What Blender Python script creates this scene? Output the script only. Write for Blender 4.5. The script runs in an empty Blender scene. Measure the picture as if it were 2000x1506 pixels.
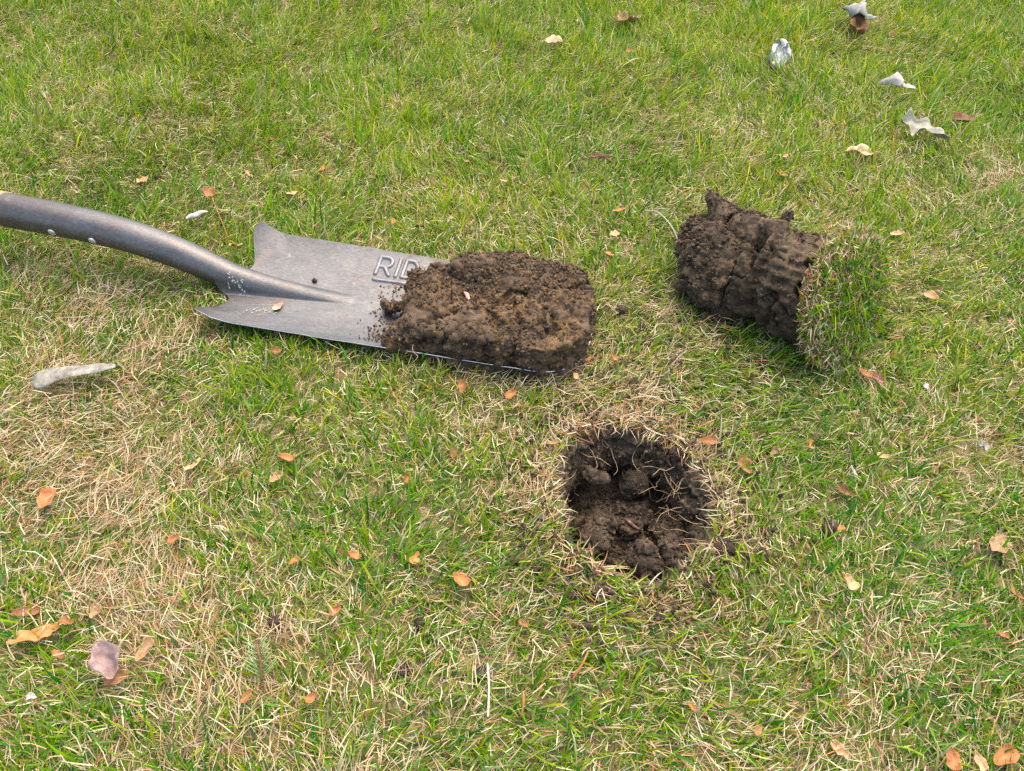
import bpy, bmesh, math, random
import numpy as np
from mathutils import Vector, Matrix, Euler
random.seed(4); rng = np.random.default_rng(11)
R = math.radians
S = bpy.context.scene
COL = S.collection

# ------------------------------------------------------------------ camera
FPX = 1444.0; CH = 0.60; PITCH = R(50)
cd = bpy.data.cameras.new('camera'); cam = bpy.data.objects.new('camera', cd); COL.objects.link(cam)
cam.location = (0, 0, CH); cam.rotation_euler = (R(90) - PITCH, 0, 0)
cd.sensor_width = 36; cd.lens = 36 * FPX / 2000; cd.clip_start = .02; cd.clip_end = 300
S.camera = cam
# ------------------------------------------------------------------ world, sun, exposure
SUN_EL, SUN_AZ = R(64), R(25)        # light from above and a little beyond the shovel
w = bpy.data.worlds.new('World'); S.world = w; w.use_nodes = True
nt = w.node_tree; sky = nt.nodes.new('ShaderNodeTexSky'); sky.sky_type = 'NISHITA'; sky.sun_disc = False
sky.sun_elevation = SUN_EL; sky.sun_rotation = SUN_AZ; sky.dust_density = 3.5; sky.air_density = 1.0; sky.ozone_density = 1.0
bg = nt.nodes['Background']; bg.inputs[1].default_value = .15
nt.links.new(sky.outputs[0], bg.inputs[0])
sd = bpy.data.lights.new('sun', 'SUN'); sun = bpy.data.objects.new('sun', sd); COL.objects.link(sun)
sd.energy = 1.1; sd.angle = R(90); sd.color = (1, .95, .88)
dirv = Vector((math.sin(SUN_AZ) * math.cos(SUN_EL), math.cos(SUN_AZ) * math.cos(SUN_EL), math.sin(SUN_EL)))
sun.rotation_euler = dirv.to_track_quat('Z', 'Y').to_euler()
S.view_settings.view_transform = 'Standard'; S.view_settings.look = 'None'
S.view_settings.exposure = 1.92; S.view_settings.gamma = 1; S.view_settings.use_curve_mapping = False
S.view_settings.use_white_balance = True; S.view_settings.white_balance_temperature = 7450; S.view_settings.white_balance_tint = 6
S.render.engine = 'CYCLES'
S.cycles.max_bounces = 6; S.cycles.diffuse_bounces = 4; S.cycles.glossy_bounces = 3; S.cycles.transmission_bounces = 3
S.cycles.sample_clamp_indirect = 6; S.cycles.use_denoising = False

# ------------------------------------------------------------------ small maths helpers
def at(px, py, z=0.0):
    """point of the ground (or of height z) seen at a place of the 2000 x 1506 photograph"""
    x = (px - 1000) / FPX; y = -(py - 753) / FPX
    d = Vector((x, math.cos(PITCH) + y * math.sin(PITCH), -math.sin(PITCH) + y * math.cos(PITCH)))
    return Vector((0, 0, CH)) + d * ((z - CH) / d.z)

def topx(x, y, z=0.0):
    """numpy: photo place of ground points (used for where the straw is thick)"""
    dz = z - CH
    f = y * math.cos(PITCH) - dz * math.sin(PITCH); u = y * math.sin(PITCH) + dz * math.cos(PITCH)
    f = np.maximum(f, .05)
    return 1000 + FPX * x / f, 753 - FPX * u / f

def _h(ix, iy, iz, seed):
    M = np.uint32
    with np.errstate(over='ignore'):
        h = ix.astype(np.int64).astype(M) * M(374761393) + iy.astype(np.int64).astype(M) * M(668265263) + iz.astype(np.int64).astype(M) * M(2147483647 - 58) + M((seed * 974634 + 77) & 0xffffffff)
        h = (h ^ (h >> M(13))) * M(1274126177); h ^= h >> M(16); h = h * M(2246822519); h ^= h >> M(13)
    return h.astype(np.float64) / 4294967295.0

def vnoise(P, s, seed=0):
    Q = P / s; I = np.floor(Q); F = Q - I; F = F * F * (3 - 2 * F); out = 0
    for dx in (0, 1):
        for dy in (0, 1):
            for dz in (0, 1):
                wgt = (F[:, 0] if dx else 1 - F[:, 0]) * (F[:, 1] if dy else 1 - F[:, 1]) * (F[:, 2] if dz else 1 - F[:, 2])
                out = out + wgt * _h(I[:, 0] + dx, I[:, 1] + dy, I[:, 2] + dz, seed)
    return out * 2 - 1

def fbm(P, s, n=4, seed=0):
    out = 0; a = 1; t = 0
    for k in range(n):
        out = out + a * vnoise(P + 13.7 * k, s / 2 ** k, seed + k); t += a; a *= .55
    return out / t

def worley(P, s, seed=0):
    Q = P / s; I = np.floor(Q); best = np.full(len(P), 9.0); idv = np.zeros(len(P))
    for dx in (-1, 0, 1):
        for dy in (-1, 0, 1):
            for dz in (-1, 0, 1):
                cx, cy, cz = I[:, 0] + dx, I[:, 1] + dy, I[:, 2] + dz
                a = cx + _h(cx, cy, cz, seed) - Q[:, 0]; b = cy + _h(cx, cy, cz, seed + 1) - Q[:, 1]; c = cz + _h(cx, cy, cz, seed + 2) - Q[:, 2]
                d = a * a + b * b + c * c; m = d < best
                best[m] = d[m]; idv[m] = _h(cx, cy, cz, seed + 3)[m]
    return np.sqrt(best), idv

def dome(P, s, seed):
    d, i = worley(P, s, seed)
    return np.sqrt(np.clip(1 - (d / .8) ** 2, 0, 1)), i

def crumb(P, seed=0, big=1.0):
    """height of crumbly soil: clods on clods"""
    Pw = P + .004 * np.stack([vnoise(P, .012, seed + 50 + k) for k in range(3)], 1)
    a, ia = dome(Pw, .022, seed); b, ib = dome(Pw, .010, seed + 7); c, ic = dome(Pw, .005, seed + 17); e, _ = dome(Pw, .0026, seed + 27)
    m = .35 + .65 * np.clip(fbm(P, .03, 2, seed + 90) * 1.6 + .5, 0, 1)
    h = big * .0040 * (a * (.4 + ia)) + m * (.0046 * (b * (.2 + 1.1 * ib)) + .0036 * (c * (.1 + 1.3 * ic)) + .0016 * e) + .003 * fbm(P, .035, 3, seed + 33) - .001
    return h, ib

def sstep(a, b, x):
    t = np.clip((x - a) / (b - a), 0, 1); return t * t * (3 - 2 * t)

# ------------------------------------------------------------------ mesh helpers
def link(o, parent=None):
    COL.objects.link(o)
    if parent: o.parent = parent
    return o

def mesh_np(name, V, F, mat, parent=None, smooth=True, col=None):
    """V (n,3); F list of int arrays of equal-width faces"""
    me = bpy.data.meshes.new(name); V = np.asarray(V, dtype=np.float32)
    Fs = F if isinstance(F, list) else [F]
    Fs = [np.asarray(f, dtype=np.int32) for f in Fs if len(f)]
    loops = np.concatenate([f.ravel() for f in Fs]); tot = np.concatenate([np.full(len(f), f.shape[1], dtype=np.int32) for f in Fs])
    st = np.concatenate([[0], np.cumsum(tot)[:-1]]).astype(np.int32)
    me.vertices.add(len(V)); me.vertices.foreach_set('co', V.ravel())
    me.loops.add(len(loops)); me.loops.foreach_set('vertex_index', loops)
    me.polygons.add(len(tot)); me.polygons.foreach_set('loop_start', st); me.polygons.foreach_set('loop_total', tot)
    me.polygons.foreach_set('use_smooth', np.full(len(tot), smooth))
    if col is not None:
        a = me.attributes.new('tint', 'FLOAT_COLOR', 'POINT')
        a.data.foreach_set('color', np.concatenate([col, np.ones((len(col), 1))], 1).astype(np.float32).ravel())
    me.update(calc_edges=True); me.validate()
    if mat: me.materials.append(mat)
    return link(bpy.data.objects.new(name, me), parent)

def verts(o):
    me = o.data; a = np.empty(len(me.vertices) * 3, np.float32); me.vertices.foreach_get('co', a); return a.reshape(-1, 3).astype(float)
def normals(o):
    me = o.data; a = np.empty(len(me.vertices) * 3, np.float32); me.vertex_normals.foreach_get('vector', a); return a.reshape(-1, 3).astype(float)
def setv(o, V):
    o.data.vertices.foreach_set('co', V.astype(np.float32).ravel()); o.data.update()
def set_tint(o, col):
    me = o.data; a = me.attributes.get('tint') or me.attributes.new('tint', 'FLOAT_COLOR', 'POINT')
    a.data.foreach_set('color', np.concatenate([col, np.ones((len(col), 1))], 1).astype(np.float32).ravel())

def grid_faces(nu, nv, wrap=False):
    i = np.arange(nu - 1)[:, None]; j = np.arange(nv if wrap else nv - 1)[None, :]; j2 = (j + 1) % nv
    return np.stack([i * nv + j, (i + 1) * nv + j, (i + 1) * nv + j2, i * nv + j2], -1).reshape(-1, 4)

def tag(o, label=None, cat=None, group=None, kind=None):
    if label: o['label'] = label
    if cat: o['category'] = cat
    if group: o['group'] = group
    if kind: o['kind'] = kind
    return o
def empty(name, loc=(0, 0, 0), rz=0):
    o = bpy.data.objects.new(name, None); o.location = loc; o.rotation_euler = (0, 0, rz); o.empty_display_size = .02; return link(o)

def tube(name, pts, rad, mat, parent=None, n=8, cap=True):
    pts = [Vector(p) for p in pts]; rads = rad if isinstance(rad, (list, tuple)) else [rad] * len(pts)
    V = []; up = Vector((.1, .2, 1)).normalized()
    for k, p in enumerate(pts):
        t = (pts[min(k + 1, len(pts) - 1)] - pts[max(k - 1, 0)]).normalized()
        if abs(t.dot(up)) > .95: up = Vector((1, 0, 0))
        a = t.cross(up).normalized(); b = a.cross(t).normalized()
        for j in range(n):
            q = 2 * math.pi * j / n; V.append(p + (a * math.cos(q) + b * math.sin(q)) * rads[k])
    F = [grid_faces(len(pts), n, True)]
    if cap: F.append(np.array([list(range(n)), [(len(pts) - 1) * n + j for j in range(n)][::-1]]))
    return mesh_np(name, [tuple(v) for v in V], F, mat, parent)

def spline(P, m=8):
    """Catmull-Rom through points"""
    P = [Vector(p) for p in P]; out = []
    for i in range(len(P) - 1):
        a, b, c, d = P[max(i - 1, 0)], P[i], P[i + 1], P[min(i + 2, len(P) - 1)]
        for k in range(m):
            t = k / m; out.append(.5 * ((2 * b) + (c - a) * t + (2 * a - 5 * b + 4 * c - d) * t * t + (3 * b - a - 3 * c + d) * t ** 3))
    return out + [P[-1]]

# ------------------------------------------------------------------ materials
def newmat(name):
    m = bpy.data.materials.new(name); m.use_nodes = True; return m, m.node_tree, m.node_tree.nodes['Principled BSDF']
def N(nt, t, **k):
    n = nt.nodes.new(t)
    for a, v in k.items():
        if a in n.inputs.keys(): n.inputs[a].default_value = v
        else: setattr(n, a, v)
    return n
def ramp(nt, fac, stops):
    r = nt.nodes.new('ShaderNodeValToRGB'); e = r.color_ramp.elements
    while len(e) < len(stops): e.new(.5)
    for x, (p, c) in zip(e, stops): x.position = p; x.color = (*c, 1)
    nt.links.new(fac, r.inputs[0]); return r.outputs[0]
def mix(nt, fac, a, b, mode='MIX'):
    m = nt.nodes.new('ShaderNodeMix'); m.data_type = 'RGBA'; m.blend_type = mode
    for s, v in ((m.inputs[0], fac), (m.inputs[6], a), (m.inputs[7], b)):
        if hasattr(v, 'is_linked'): nt.links.new(v, s)
        else: s.default_value = v if not isinstance(v, tuple) else (*v, 1)
    return m.outputs[2]
def coords(nt):
    return nt.nodes.new('ShaderNodeTexCoord').outputs['Object']
def noise(nt, co, sc, det=4, rough=.6):
    n = N(nt, 'ShaderNodeTexNoise', Scale=sc, Detail=det, Roughness=rough); nt.links.new(co, n.inputs['Vector']); return n.outputs[0]
def bump(nt, h, bs, strength, dist):
    b = N(nt, 'ShaderNodeBump', Strength=strength, Distance=dist); nt.links.new(h, b.inputs['Height']); nt.links.new(b.outputs[0], bs.inputs['Normal'])

def blade_material(name, translu=.3, rough=.45):
    m, nt, bs = newmat(name)
    a = N(nt, 'ShaderNodeAttribute', attribute_name='tint')
    nt.links.new(a.outputs[0], bs.inputs['Base Color']); bs.inputs['Roughness'].default_value = rough
    bs.inputs['Specular IOR Level'].default_value = .10
    t = N(nt, 'ShaderNodeBsdfTranslucent'); nt.links.new(a.outputs[0], t.inputs[0])
    mx = N(nt, 'ShaderNodeMixShader'); mx.inputs[0].default_value = translu
    nt.links.new(bs.outputs[0], mx.inputs[1]); nt.links.new(t.outputs[0], mx.inputs[2])
    nt.links.new(mx.outputs[0], nt.nodes['Material Output'].inputs[0]); return m
M_green = blade_material('grass_blade', .34, .55)
M_straw = blade_material('dry_straw', .22, .6)

def soil_material(name, dark, mid, light, ochre, amt):
    m, nt, bs = newmat(name); co = coords(nt)
    a = N(nt, 'ShaderNodeAttribute', attribute_name='tint')      # per-clod variation, 0..1 in red; ochre share in green
    sep = N(nt, 'ShaderNodeSeparateColor'); nt.links.new(a.outputs[0], sep.inputs[0])
    n1 = noise(nt, co, 55, 5, .65)
    ad = N(nt, 'ShaderNodeMath', operation='MULTIPLY_ADD'); nt.links.new(sep.outputs[0], ad.inputs[0]); ad.inputs[1].default_value = .35; nt.links.new(n1, ad.inputs[2])
    c = ramp(nt, ad.outputs[0], [(.38, dark), (.62, mid), (.88, light)])
    n2 = noise(nt, co, 130, 4, .7); n3 = noise(nt, co, 900, 3, .7)
    mu = N(nt, 'ShaderNodeMath', operation='MULTIPLY'); nt.links.new(n2, mu.inputs[0]); mu.inputs[1].default_value = 1.0
    sc_ = N(nt, 'ShaderNodeMath', operation='MULTIPLY_ADD'); nt.links.new(sep.outputs[1], sc_.inputs[0]); sc_.inputs[1].default_value = .32; nt.links.new(n2, sc_.inputs[2])
    f = ramp(nt, sc_.outputs[0], [(.62 - amt, (0, 0, 0)), (.82 - amt * .6, (1, 1, 1))])
    c = mix(nt, f, c, ochre)
    c = mix(nt, .55, c, ramp(nt, n3, [(.3, (.45, .45, .45)), (.7, (1.45, 1.4, 1.35))]), 'MULTIPLY')
    nt.links.new(c, bs.inputs['Base Color']); bs.inputs['Roughness'].default_value = .9; bs.inputs['Specular IOR Level'].default_value = .25
    bump(nt, n3, bs, .8, .0012)
    return m
M_soil_dark = soil_material('dark_loam', (.014, .0098, .0068), (.036, .0255, .0175), (.080, .056, .037), (.15, .10, .055), .02)
M_soil_brown = soil_material('ochre_loam', (.016, .011, .008), (.050, .034, .0225), (.105, .072, .048), (.17, .095, .038), -.02)
M_soil_hole = soil_material('moist_loam', (.015, .0105, .008), (.040, .029, .021), (.083, .060, .043), (.14, .10, .062), .0)

def ground_material():
    m, nt, bs = newmat('lawn_soil'); co = coords(nt)
    n = noise(nt, co, 300, 5, .7); n2 = noise(nt, co, 8, 3)
    c = ramp(nt, n, [(.3, (.045, .032, .016)), (.5, (.12, .095, .045)), (.72, (.30, .23, .12))])
    g = ramp(nt, n2, [(.35, (.05, .09, .02)), (.65, (.20, .16, .08))])
    c = mix(nt, .5, c, g); nt.links.new(c, bs.inputs['Base Color']); bs.inputs['Roughness'].default_value = 1; bump(nt, n, bs, 1, .003)
    return m
M_ground = ground_material()

def metal_material(name, rust_amt, base):
    m, nt, bs = newmat(name); co = coords(nt)
    mp = N(nt, 'ShaderNodeMapping'); mp.inputs['Scale'].default_value = (.22, 1, 1); nt.links.new(co, mp.inputs[0])
    n1 = noise(nt, mp.outputs[0], 45, 6, .65); n2 = noise(nt, co, 420, 4, .65); n3 = noise(nt, mp.outputs[0], 900, 2, .6)
    c = ramp(nt, n1, [(.3, tuple(x * .72 for x in base)), (.5, base), (.7, tuple(x * 1.25 for x in base))])
    rf = ramp(nt, noise(nt, co, 22, 8, .75), [(.60 - rust_amt, (0, 0, 0)), (.80 - rust_amt, (.55, .55, .55))])
    c = mix(nt, rf, c, (.20, .105, .065))
    sx = N(nt, 'ShaderNodeSeparateXYZ'); nt.links.new(co, sx.inputs[0])            # the socket is rustier towards the wooden handle
    ma = N(nt, 'ShaderNodeMath', operation='MULTIPLY_ADD'); nt.links.new(sx.outputs[0], ma.inputs[0]); ma.inputs[1].default_value = -1.0; nt.links.new(noise(nt, co, 30, 6, .75), ma.inputs[2])
    c = mix(nt, ramp(nt, ma.outputs[0], [(.60, (0, 0, 0)), (.85, (.65, .65, .65))]), c, (.095, .068, .060))
    mb = N(nt, 'ShaderNodeMath', operation='MULTIPLY_ADD'); nt.links.new(sx.outputs[0], mb.inputs[0]); mb.inputs[1].default_value = 6.0; mb.inputs[2].default_value = -1.75
    mc = N(nt, 'ShaderNodeMath', operation='MULTIPLY_ADD'); nt.links.new(noise(nt, co, 75, 6, .75), mc.inputs[0]); mc.inputs[1].default_value = 1.7; nt.links.new(mb.outputs[0], mc.inputs[2])
    c = mix(nt, ramp(nt, mc.outputs[0], [(.32, (0, 0, 0)), (.55, (.6, .6, .6))]), c, (.085, .060, .042))        # dried mud smeared where the soil slid
    sp = ramp(nt, n2, [(.55, (0, 0, 0)), (.72, (1, 1, 1))])
    c = mix(nt, mix(nt, .5, sp, rf, 'MULTIPLY'), c, (.10, .06, .045))
    # fine bright scratches
    v = N(nt, 'ShaderNodeTexVoronoi', feature='DISTANCE_TO_EDGE', Scale=60); nt.links.new(mp.outputs[0], v.inputs['Vector'])
    scf = ramp(nt, v.outputs[0], [(0, (.35, .35, .35)), (.008, (0, 0, 0))])
    scm = mix(nt, 1, scf, ramp(nt, noise(nt, co, 60, 3), [(.5, (0, 0, 0)), (.62, (1, 1, 1))]), 'MULTIPLY')
    c = mix(nt, scm, c, (.40, .41, .43))
    nt.links.new(c, bs.inputs['Base Color']); bs.inputs['Metallic'].default_value = .75
    r = ramp(nt, n1, [(.3, (.36, .36, .36)), (.7, (.52, .52, .52))]); r2 = mix(nt, rf, r, (.75, .75, .75))
    nt.links.new(r2, bs.inputs['Roughness'])
    c2_ = mix(nt, 1.0, c, ramp(nt, n3, [(.3, (.72, .72, .72)), (.7, (1.25, 1.25, 1.25))]), 'MULTIPLY'); nt.links.new(c2_, bs.inputs['Base Color'])
    h = mix(nt, .35, n2, n3); bump(nt, h, bs, .22, .0006)
    return m
M_steel = metal_material('worn_steel', .02, (.105, .102, .107))

def plain(name, col, rough=.7, metal=0.0, var=.3, sc=200, bmp=.0006, col2=None):
    m, nt, bs = newmat(name); co = coords(nt); n = noise(nt, co, sc, 4, .65)
    c2 = col2 or tuple(x * (1 - var) for x in col)
    c = ramp(nt, n, [(.36, c2), (.64, col)]); nt.links.new(c, bs.inputs['Base Color'])
    bs.inputs['Roughness'].default_value = rough; bs.inputs['Metallic'].default_value = metal; bs.inputs['Specular IOR Level'].default_value = .35
    bump(nt, n, bs, .5, bmp); return m
M_rub = metal_material('rubbed_steel', .0, (.15, .15, .162))
M_edge = plain('ground_bright_edge', (.52, .53, .55), .35, .85, .25)
M_rivet = plain('bright_rivet', (.55, .56, .58), .35, .7, .2)
M_wood = plain('ash_handle_wood', (.45, .28, .14), .6, 0, .3, 60)
M_paint = plain('pale_paint_fleck', (.36, .36, .31), .7, 0, .15)
M_worm = plain('worm_skin', (.55, .25, .22), .35, 0, .25, 300)
M_worm_dark = plain('dull_worm_skin', (.15, .08, .07), .4, 0, .3, 300)
M_root = plain('fine_root', (.40, .28, .16), .8, 0, .3)
M_twig = plain('grey_stem', (.32, .29, .25), .7, 0, .3)

# ------------------------------------------------------------------ ground with the hole cut in it
HC = at(1240, 985); HX, HY = HC.x, HC.y
rim = sorted([(-14,.072),(7,.069),(28,.068),(41,.074),(57,.075),(72,.077),(88,.082),(101,.089),(111,.087),(132,.083),(142,.079),(153,.076),(163,.074),(175,.067),(-159,.068),(-146,.070),(-129,.070),(-113,.073),(-95,.076),(-86,.079),(-77,.080),(-60,.068),(-42,.072),(-28,.072)])
RA = np.radians([r[0] for r in rim]); RR = np.array([r[1] for r in rim]) * np.array([1.07 + .06 * math.exp(-((abs(r[0]) - 180) / 35) ** 2) for r in rim])
def rimr(th):
    th = (th + np.pi) % (2 * np.pi) - np.pi
    return np.interp(th, np.concatenate([RA - 2 * np.pi, RA, RA + 2 * np.pi]), np.tile(RR, 3))
def gz(x, y):
    P = np.stack([x, y, np.zeros_like(x)], 1)
    return .006 * vnoise(P, .22, 5) + .004 * vnoise(P, .08, 6) + .0015 * vnoise(P, .02, 8)
def gz1(x, y): return float(gz(np.array([x]), np.array([y]))[0])
NT = 360; th = np.linspace(-np.pi, np.pi, NT, endpoint=False); RM = rimr(th)
R0 = RM + .022 + .0 * th
rad = np.concatenate([[0], .004 * (1.13 ** np.arange(0, 68))])      # offsets outward
rad = rad / rad[-1] * 16; rad = np.concatenate([np.linspace(0, .03, 12), rad[rad > .034]])
X = HX + (R0[None, :] + rad[:, None]) * np.cos(th); Y = HY + (R0[None, :] + rad[:, None]) * np.sin(th)
Z = gz(X.ravel(), Y.ravel())
ground = mesh_np('ground', np.stack([X.ravel(), Y.ravel(), Z], 1), grid_faces(len(rad), NT, True), M_ground)
tag(ground, kind='structure')

# hole: profile from the lip down, undercut at the back and left
ST = 200
u = np.linspace(0, 1, ST)
ctrl_u = np.array([0, .12, .20, .34, .46, .58, .70, .85, 1.0])
back_r = np.array([0, 0, .97, .86, .93, 1.14, .84, .45, 0.0]); back_z = np.array([0, -.001, -.012, -.040, -.056, -.078, -.092, -.084, -.078])
front_r = np.array([0, 0, .95, .90, .84, .74, .60, .35, 0.0]); front_z = np.array([0, -.001, -.016, -.034, -.050, -.060, -.070, -.076, -.078])
wb = sstep(-.45, .35, np.sin(th - .45))          # 1 = back (and left), 0 = front
def prof(a): return np.interp(u, ctrl_u, a)
def sm(a):                                       # soften the corners of the profile
    k = np.ones(9) / 9; p = np.pad(a, 4, mode='edge'); return np.convolve(p, k, 'valid')
pr = sm(prof(back_r))[:, None] * wb + sm(prof(front_r))[:, None] * (1 - wb)
pz = sm(prof(back_z))[:, None] * wb + sm(prof(front_z))[:, None] * (1 - wb)
pz = pz - .036 * np.exp(-((np.abs(th) - R(170)) / R(32)) ** 2) * np.exp(-((u[:, None] - .66) / .10) ** 2)
pr = pr + .12 * np.exp(-((np.abs(th) - R(170)) / R(35)) ** 2) * np.exp(-((u[:, None] - .58) / .08) ** 2)
uu = np.clip(u / .12, 0, 1)[:, None]
inner = pr * RM
rr = np.where(u[:, None] <= .12, R0 * (1 - uu) + RM * uu, inner)
rr = np.where((u[:, None] > .12) & (u[:, None] < .2), RM * (1 - (u[:, None] - .12) / .08 * (1 - pr[np.argmin(abs(u - .2))][None, :])), rr)
X = HX + rr * np.cos(th); Y = HY + rr * np.sin(th); G = gz(X.ravel(), Y.ravel()).reshape(X.shape)
hole = mesh_np('dug_hole', np.stack([X.ravel(), Y.ravel(), (G + pz).ravel()], 1), grid_faces(ST, NT, True), M_soil_hole)
tag(hole, 'round hole dug in the lawn with dark crumbly soil walls and roots', 'hole')
V = verts(hole); NN = normals(hole)
if NN[ST // 2 * NT:].mean(0)[2] < 0:
    hole.data.flip_normals(); NN = -NN
big, bi = dome(V + .006 * np.stack([vnoise(V, .03, 70 + k) for k in range(3)], 1), .040, 300)
h, ib = crumb(V, 310, 1.3); fade = np.repeat(sstep(.02, .16, u), NT)
V2 = V + NN * ((h - .004 + .009 * big * (.15 + 1.1 * bi) * np.repeat(sstep(.22, .4, u), NT)) * fade)[:, None]
setv(hole, V2); set_tint(hole, np.stack([ib, .3 + .4 * bi, ib], 1))
# ------------------------------------------------------------------ the shovel's own frame
SA = R(-12.5); SO = at(440, 548, .02)
SM = Matrix.Translation((SO.x, SO.y, 0)) @ Matrix.Rotation(SA, 4, 'Z')
SMI = np.array(SM.inverted())
BL, YC = .428, .0125                                   # blade length, centre of its width
def bw(x): return .0785 - .006 * np.clip(x / BL, 0, 1) + .006 * np.clip(1 - x / .035, 0, 1) ** 2
def crad(x): return np.interp(x, [-.28, -.2, -.12, -.06, 0, .04, .09, .13, .17], [.0200, .0198, .0188, .0180, .0162, .0140, .0110, .0085, .006])
_cx = np.linspace(-.32, .2, 261)
_cz = np.interp(_cx, [-.28, -.20, -.155, -.11, -.062, -.023, .0, .03, .08, .13, .17], [.074, .071, .068, .062, .050, .035, .0235, .0160, .0092, .0040, -.005])
_cz = np.convolve(np.pad(_cz, 12, mode='edge'), np.hanning(27)[1:-1] / np.hanning(27).sum(), 'valid'); _cs = np.gradient(_cz, _cx)
def cz(x): return np.interp(x, _cx, _cz)
def csl(x): return np.interp(x, _cx, _cs)
def cyy(x): return np.interp(x, [-.3, 0, .17], [.006, .006, .009])
def dish(x, y):
    t = np.abs(y - YC) / .0785
    z = .0115 + .0125 * t ** 2.4 + .003 * (x / BL - .5) ** 2
    hx = np.clip(1 - x / .045, 0, 1)
    return z + .014 * hx ** 1.8 * np.clip((t - .45) / .6, 0, 1.3) ** 1.5
def smax(a, b, k):
    h = np.clip(k - np.abs(a - b), 0, None) / k; return np.maximum(a, b) + h * h * k * .25
def blade_z(x, y):
    r = crad(x) + .0002; d = np.abs(y - cyy(x))
    c = cz(x) + np.sqrt(1 + csl(x) ** 2) * np.where(d < r * .98, np.sqrt(np.clip(r * r - d * d, 0, None)), .199 * r - (d - .98 * r) * 4)
    return smax(dish(x, y), np.where(x < .25, c - np.clip(x - .15, 0, 1) * .5, -1), .011)

shovel = empty('shovel', (SO.x, SO.y, 0), SA)
tag(shovel, 'worn grey steel drain spade lying on the grass with lettering on its blade', 'shovel')
# blade sheet: v across, u along; left boundary with foot steps and neck notches
NV, NU = 141, 260
v = np.linspace(-1, 1, NV)
yb = YC + v * .0845
a = np.abs(yb - .0055)
def xs_of(a):
    return np.interp(a, [0, .012, .0165, .0195, .024, .031, .038, .046, .055, .065, .0735, .080, .09], [-.012, -.011, -.007, .003, .0105, .0145, .0150, .0125, .0085, .004, .001, .001, .004])
xs = xs_of(a) - np.where(v < 0, .009, 0) * np.exp(-((a - .060) / .011) ** 2) + np.where(v < 0, 2.0, .35) * .011 * np.clip((np.abs(v) - .86) / .14, 0, 1) ** 2; xs = np.convolve(np.pad(xs, 3, mode='edge'), np.ones(7) / 7, 'valid')
cr = .052                                            # rounded tip corners
t_ = np.clip((np.abs(v) * .0725 - (.0725 - cr)) / cr, 0, 1)
xe = BL - .006 * np.abs(v) ** 2 - cr * .85 * (1 - np.sqrt(np.clip(1 - t_ ** 2, 0, 1)))
uu = np.linspace(0, 1, NU)[:, None]
X = xs[None, :] * (1 - uu) + xe[None, :] * uu
Y = YC + v[None, :] * (bw(X) + 0 * X)
Z = blade_z(X.ravel(), Y.ravel()).reshape(X.shape)
# small dents along the worn tip edge
P = np.stack([X.ravel(), Y.ravel(), Z.ravel()], 1)
P[:, 2] += .0007 * vnoise(P, .05, 400) + .0003 * vnoise(P, .015, 401)
top = P; bot = P.copy(); bot[:, 2] -= .0004 + .0018 * sstep(.0, .012, np.where(np.abs(P[:, 1] - .006) > .022, 1, P[:, 0]))
n = len(top); F = grid_faces(NU, NV)
blade = mesh_np('blade', np.concatenate([top, bot]), [F[:, ::-1], F + n], M_steel, shovel)
ring = list(range(NV)) + [i * NV + NV - 1 for i in range(1, NU)] + [(NU - 1) * NV + j for j in range(NV - 2, -1, -1)] + [i * NV for i in range(NU - 2, 0, -1)]
ringa = np.array(ring); L = len(ringa)
ev = np.concatenate([top[ringa] + [0, 0, .00015], bot[ringa]]); cen = top.mean(0)
Fe = np.array([[i, (i + 1) % L, L + (i + 1) % L, L + i] for i in range(L)])
# bright worn rim wire following the blade's edge
Vr = []; er = .0009
for i in range(L):
    t = top[ringa[(i + 1) % L]] - top[ringa[i - 1]]; t /= np.linalg.norm(t) + 1e-9
    s = np.cross(t, [0, 0, 1]); s /= np.linalg.norm(s) + 1e-9; c0 = top[ringa[i]] - [0, 0, .0011 if (c_x := top[ringa[i]])[0] > .03 or abs(c_x[1] - .006) > .036 else .0035]
    e_ = er if (c_x[0] > .03 or abs(c_x[1] - .006) > .030) else .0001
    for q in range(6):
        w_ = q * math.pi / 3; Vr.append(c0 + s * math.cos(w_) * e_ * .7 + np.array([0, 0, 1]) * math.sin(w_) * e_)
Fr = grid_faces(L, 6, True); last = np.array([[(L - 1) * 6 + j, j, (j + 1) % 6, (L - 1) * 6 + (j + 1) % 6] for j in range(6)])
edge = mesh_np('edge', Vr, [np.concatenate([Fr, last])], M_edge, shovel); edge['label'] = 'bright worn edge of the blade'
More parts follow.
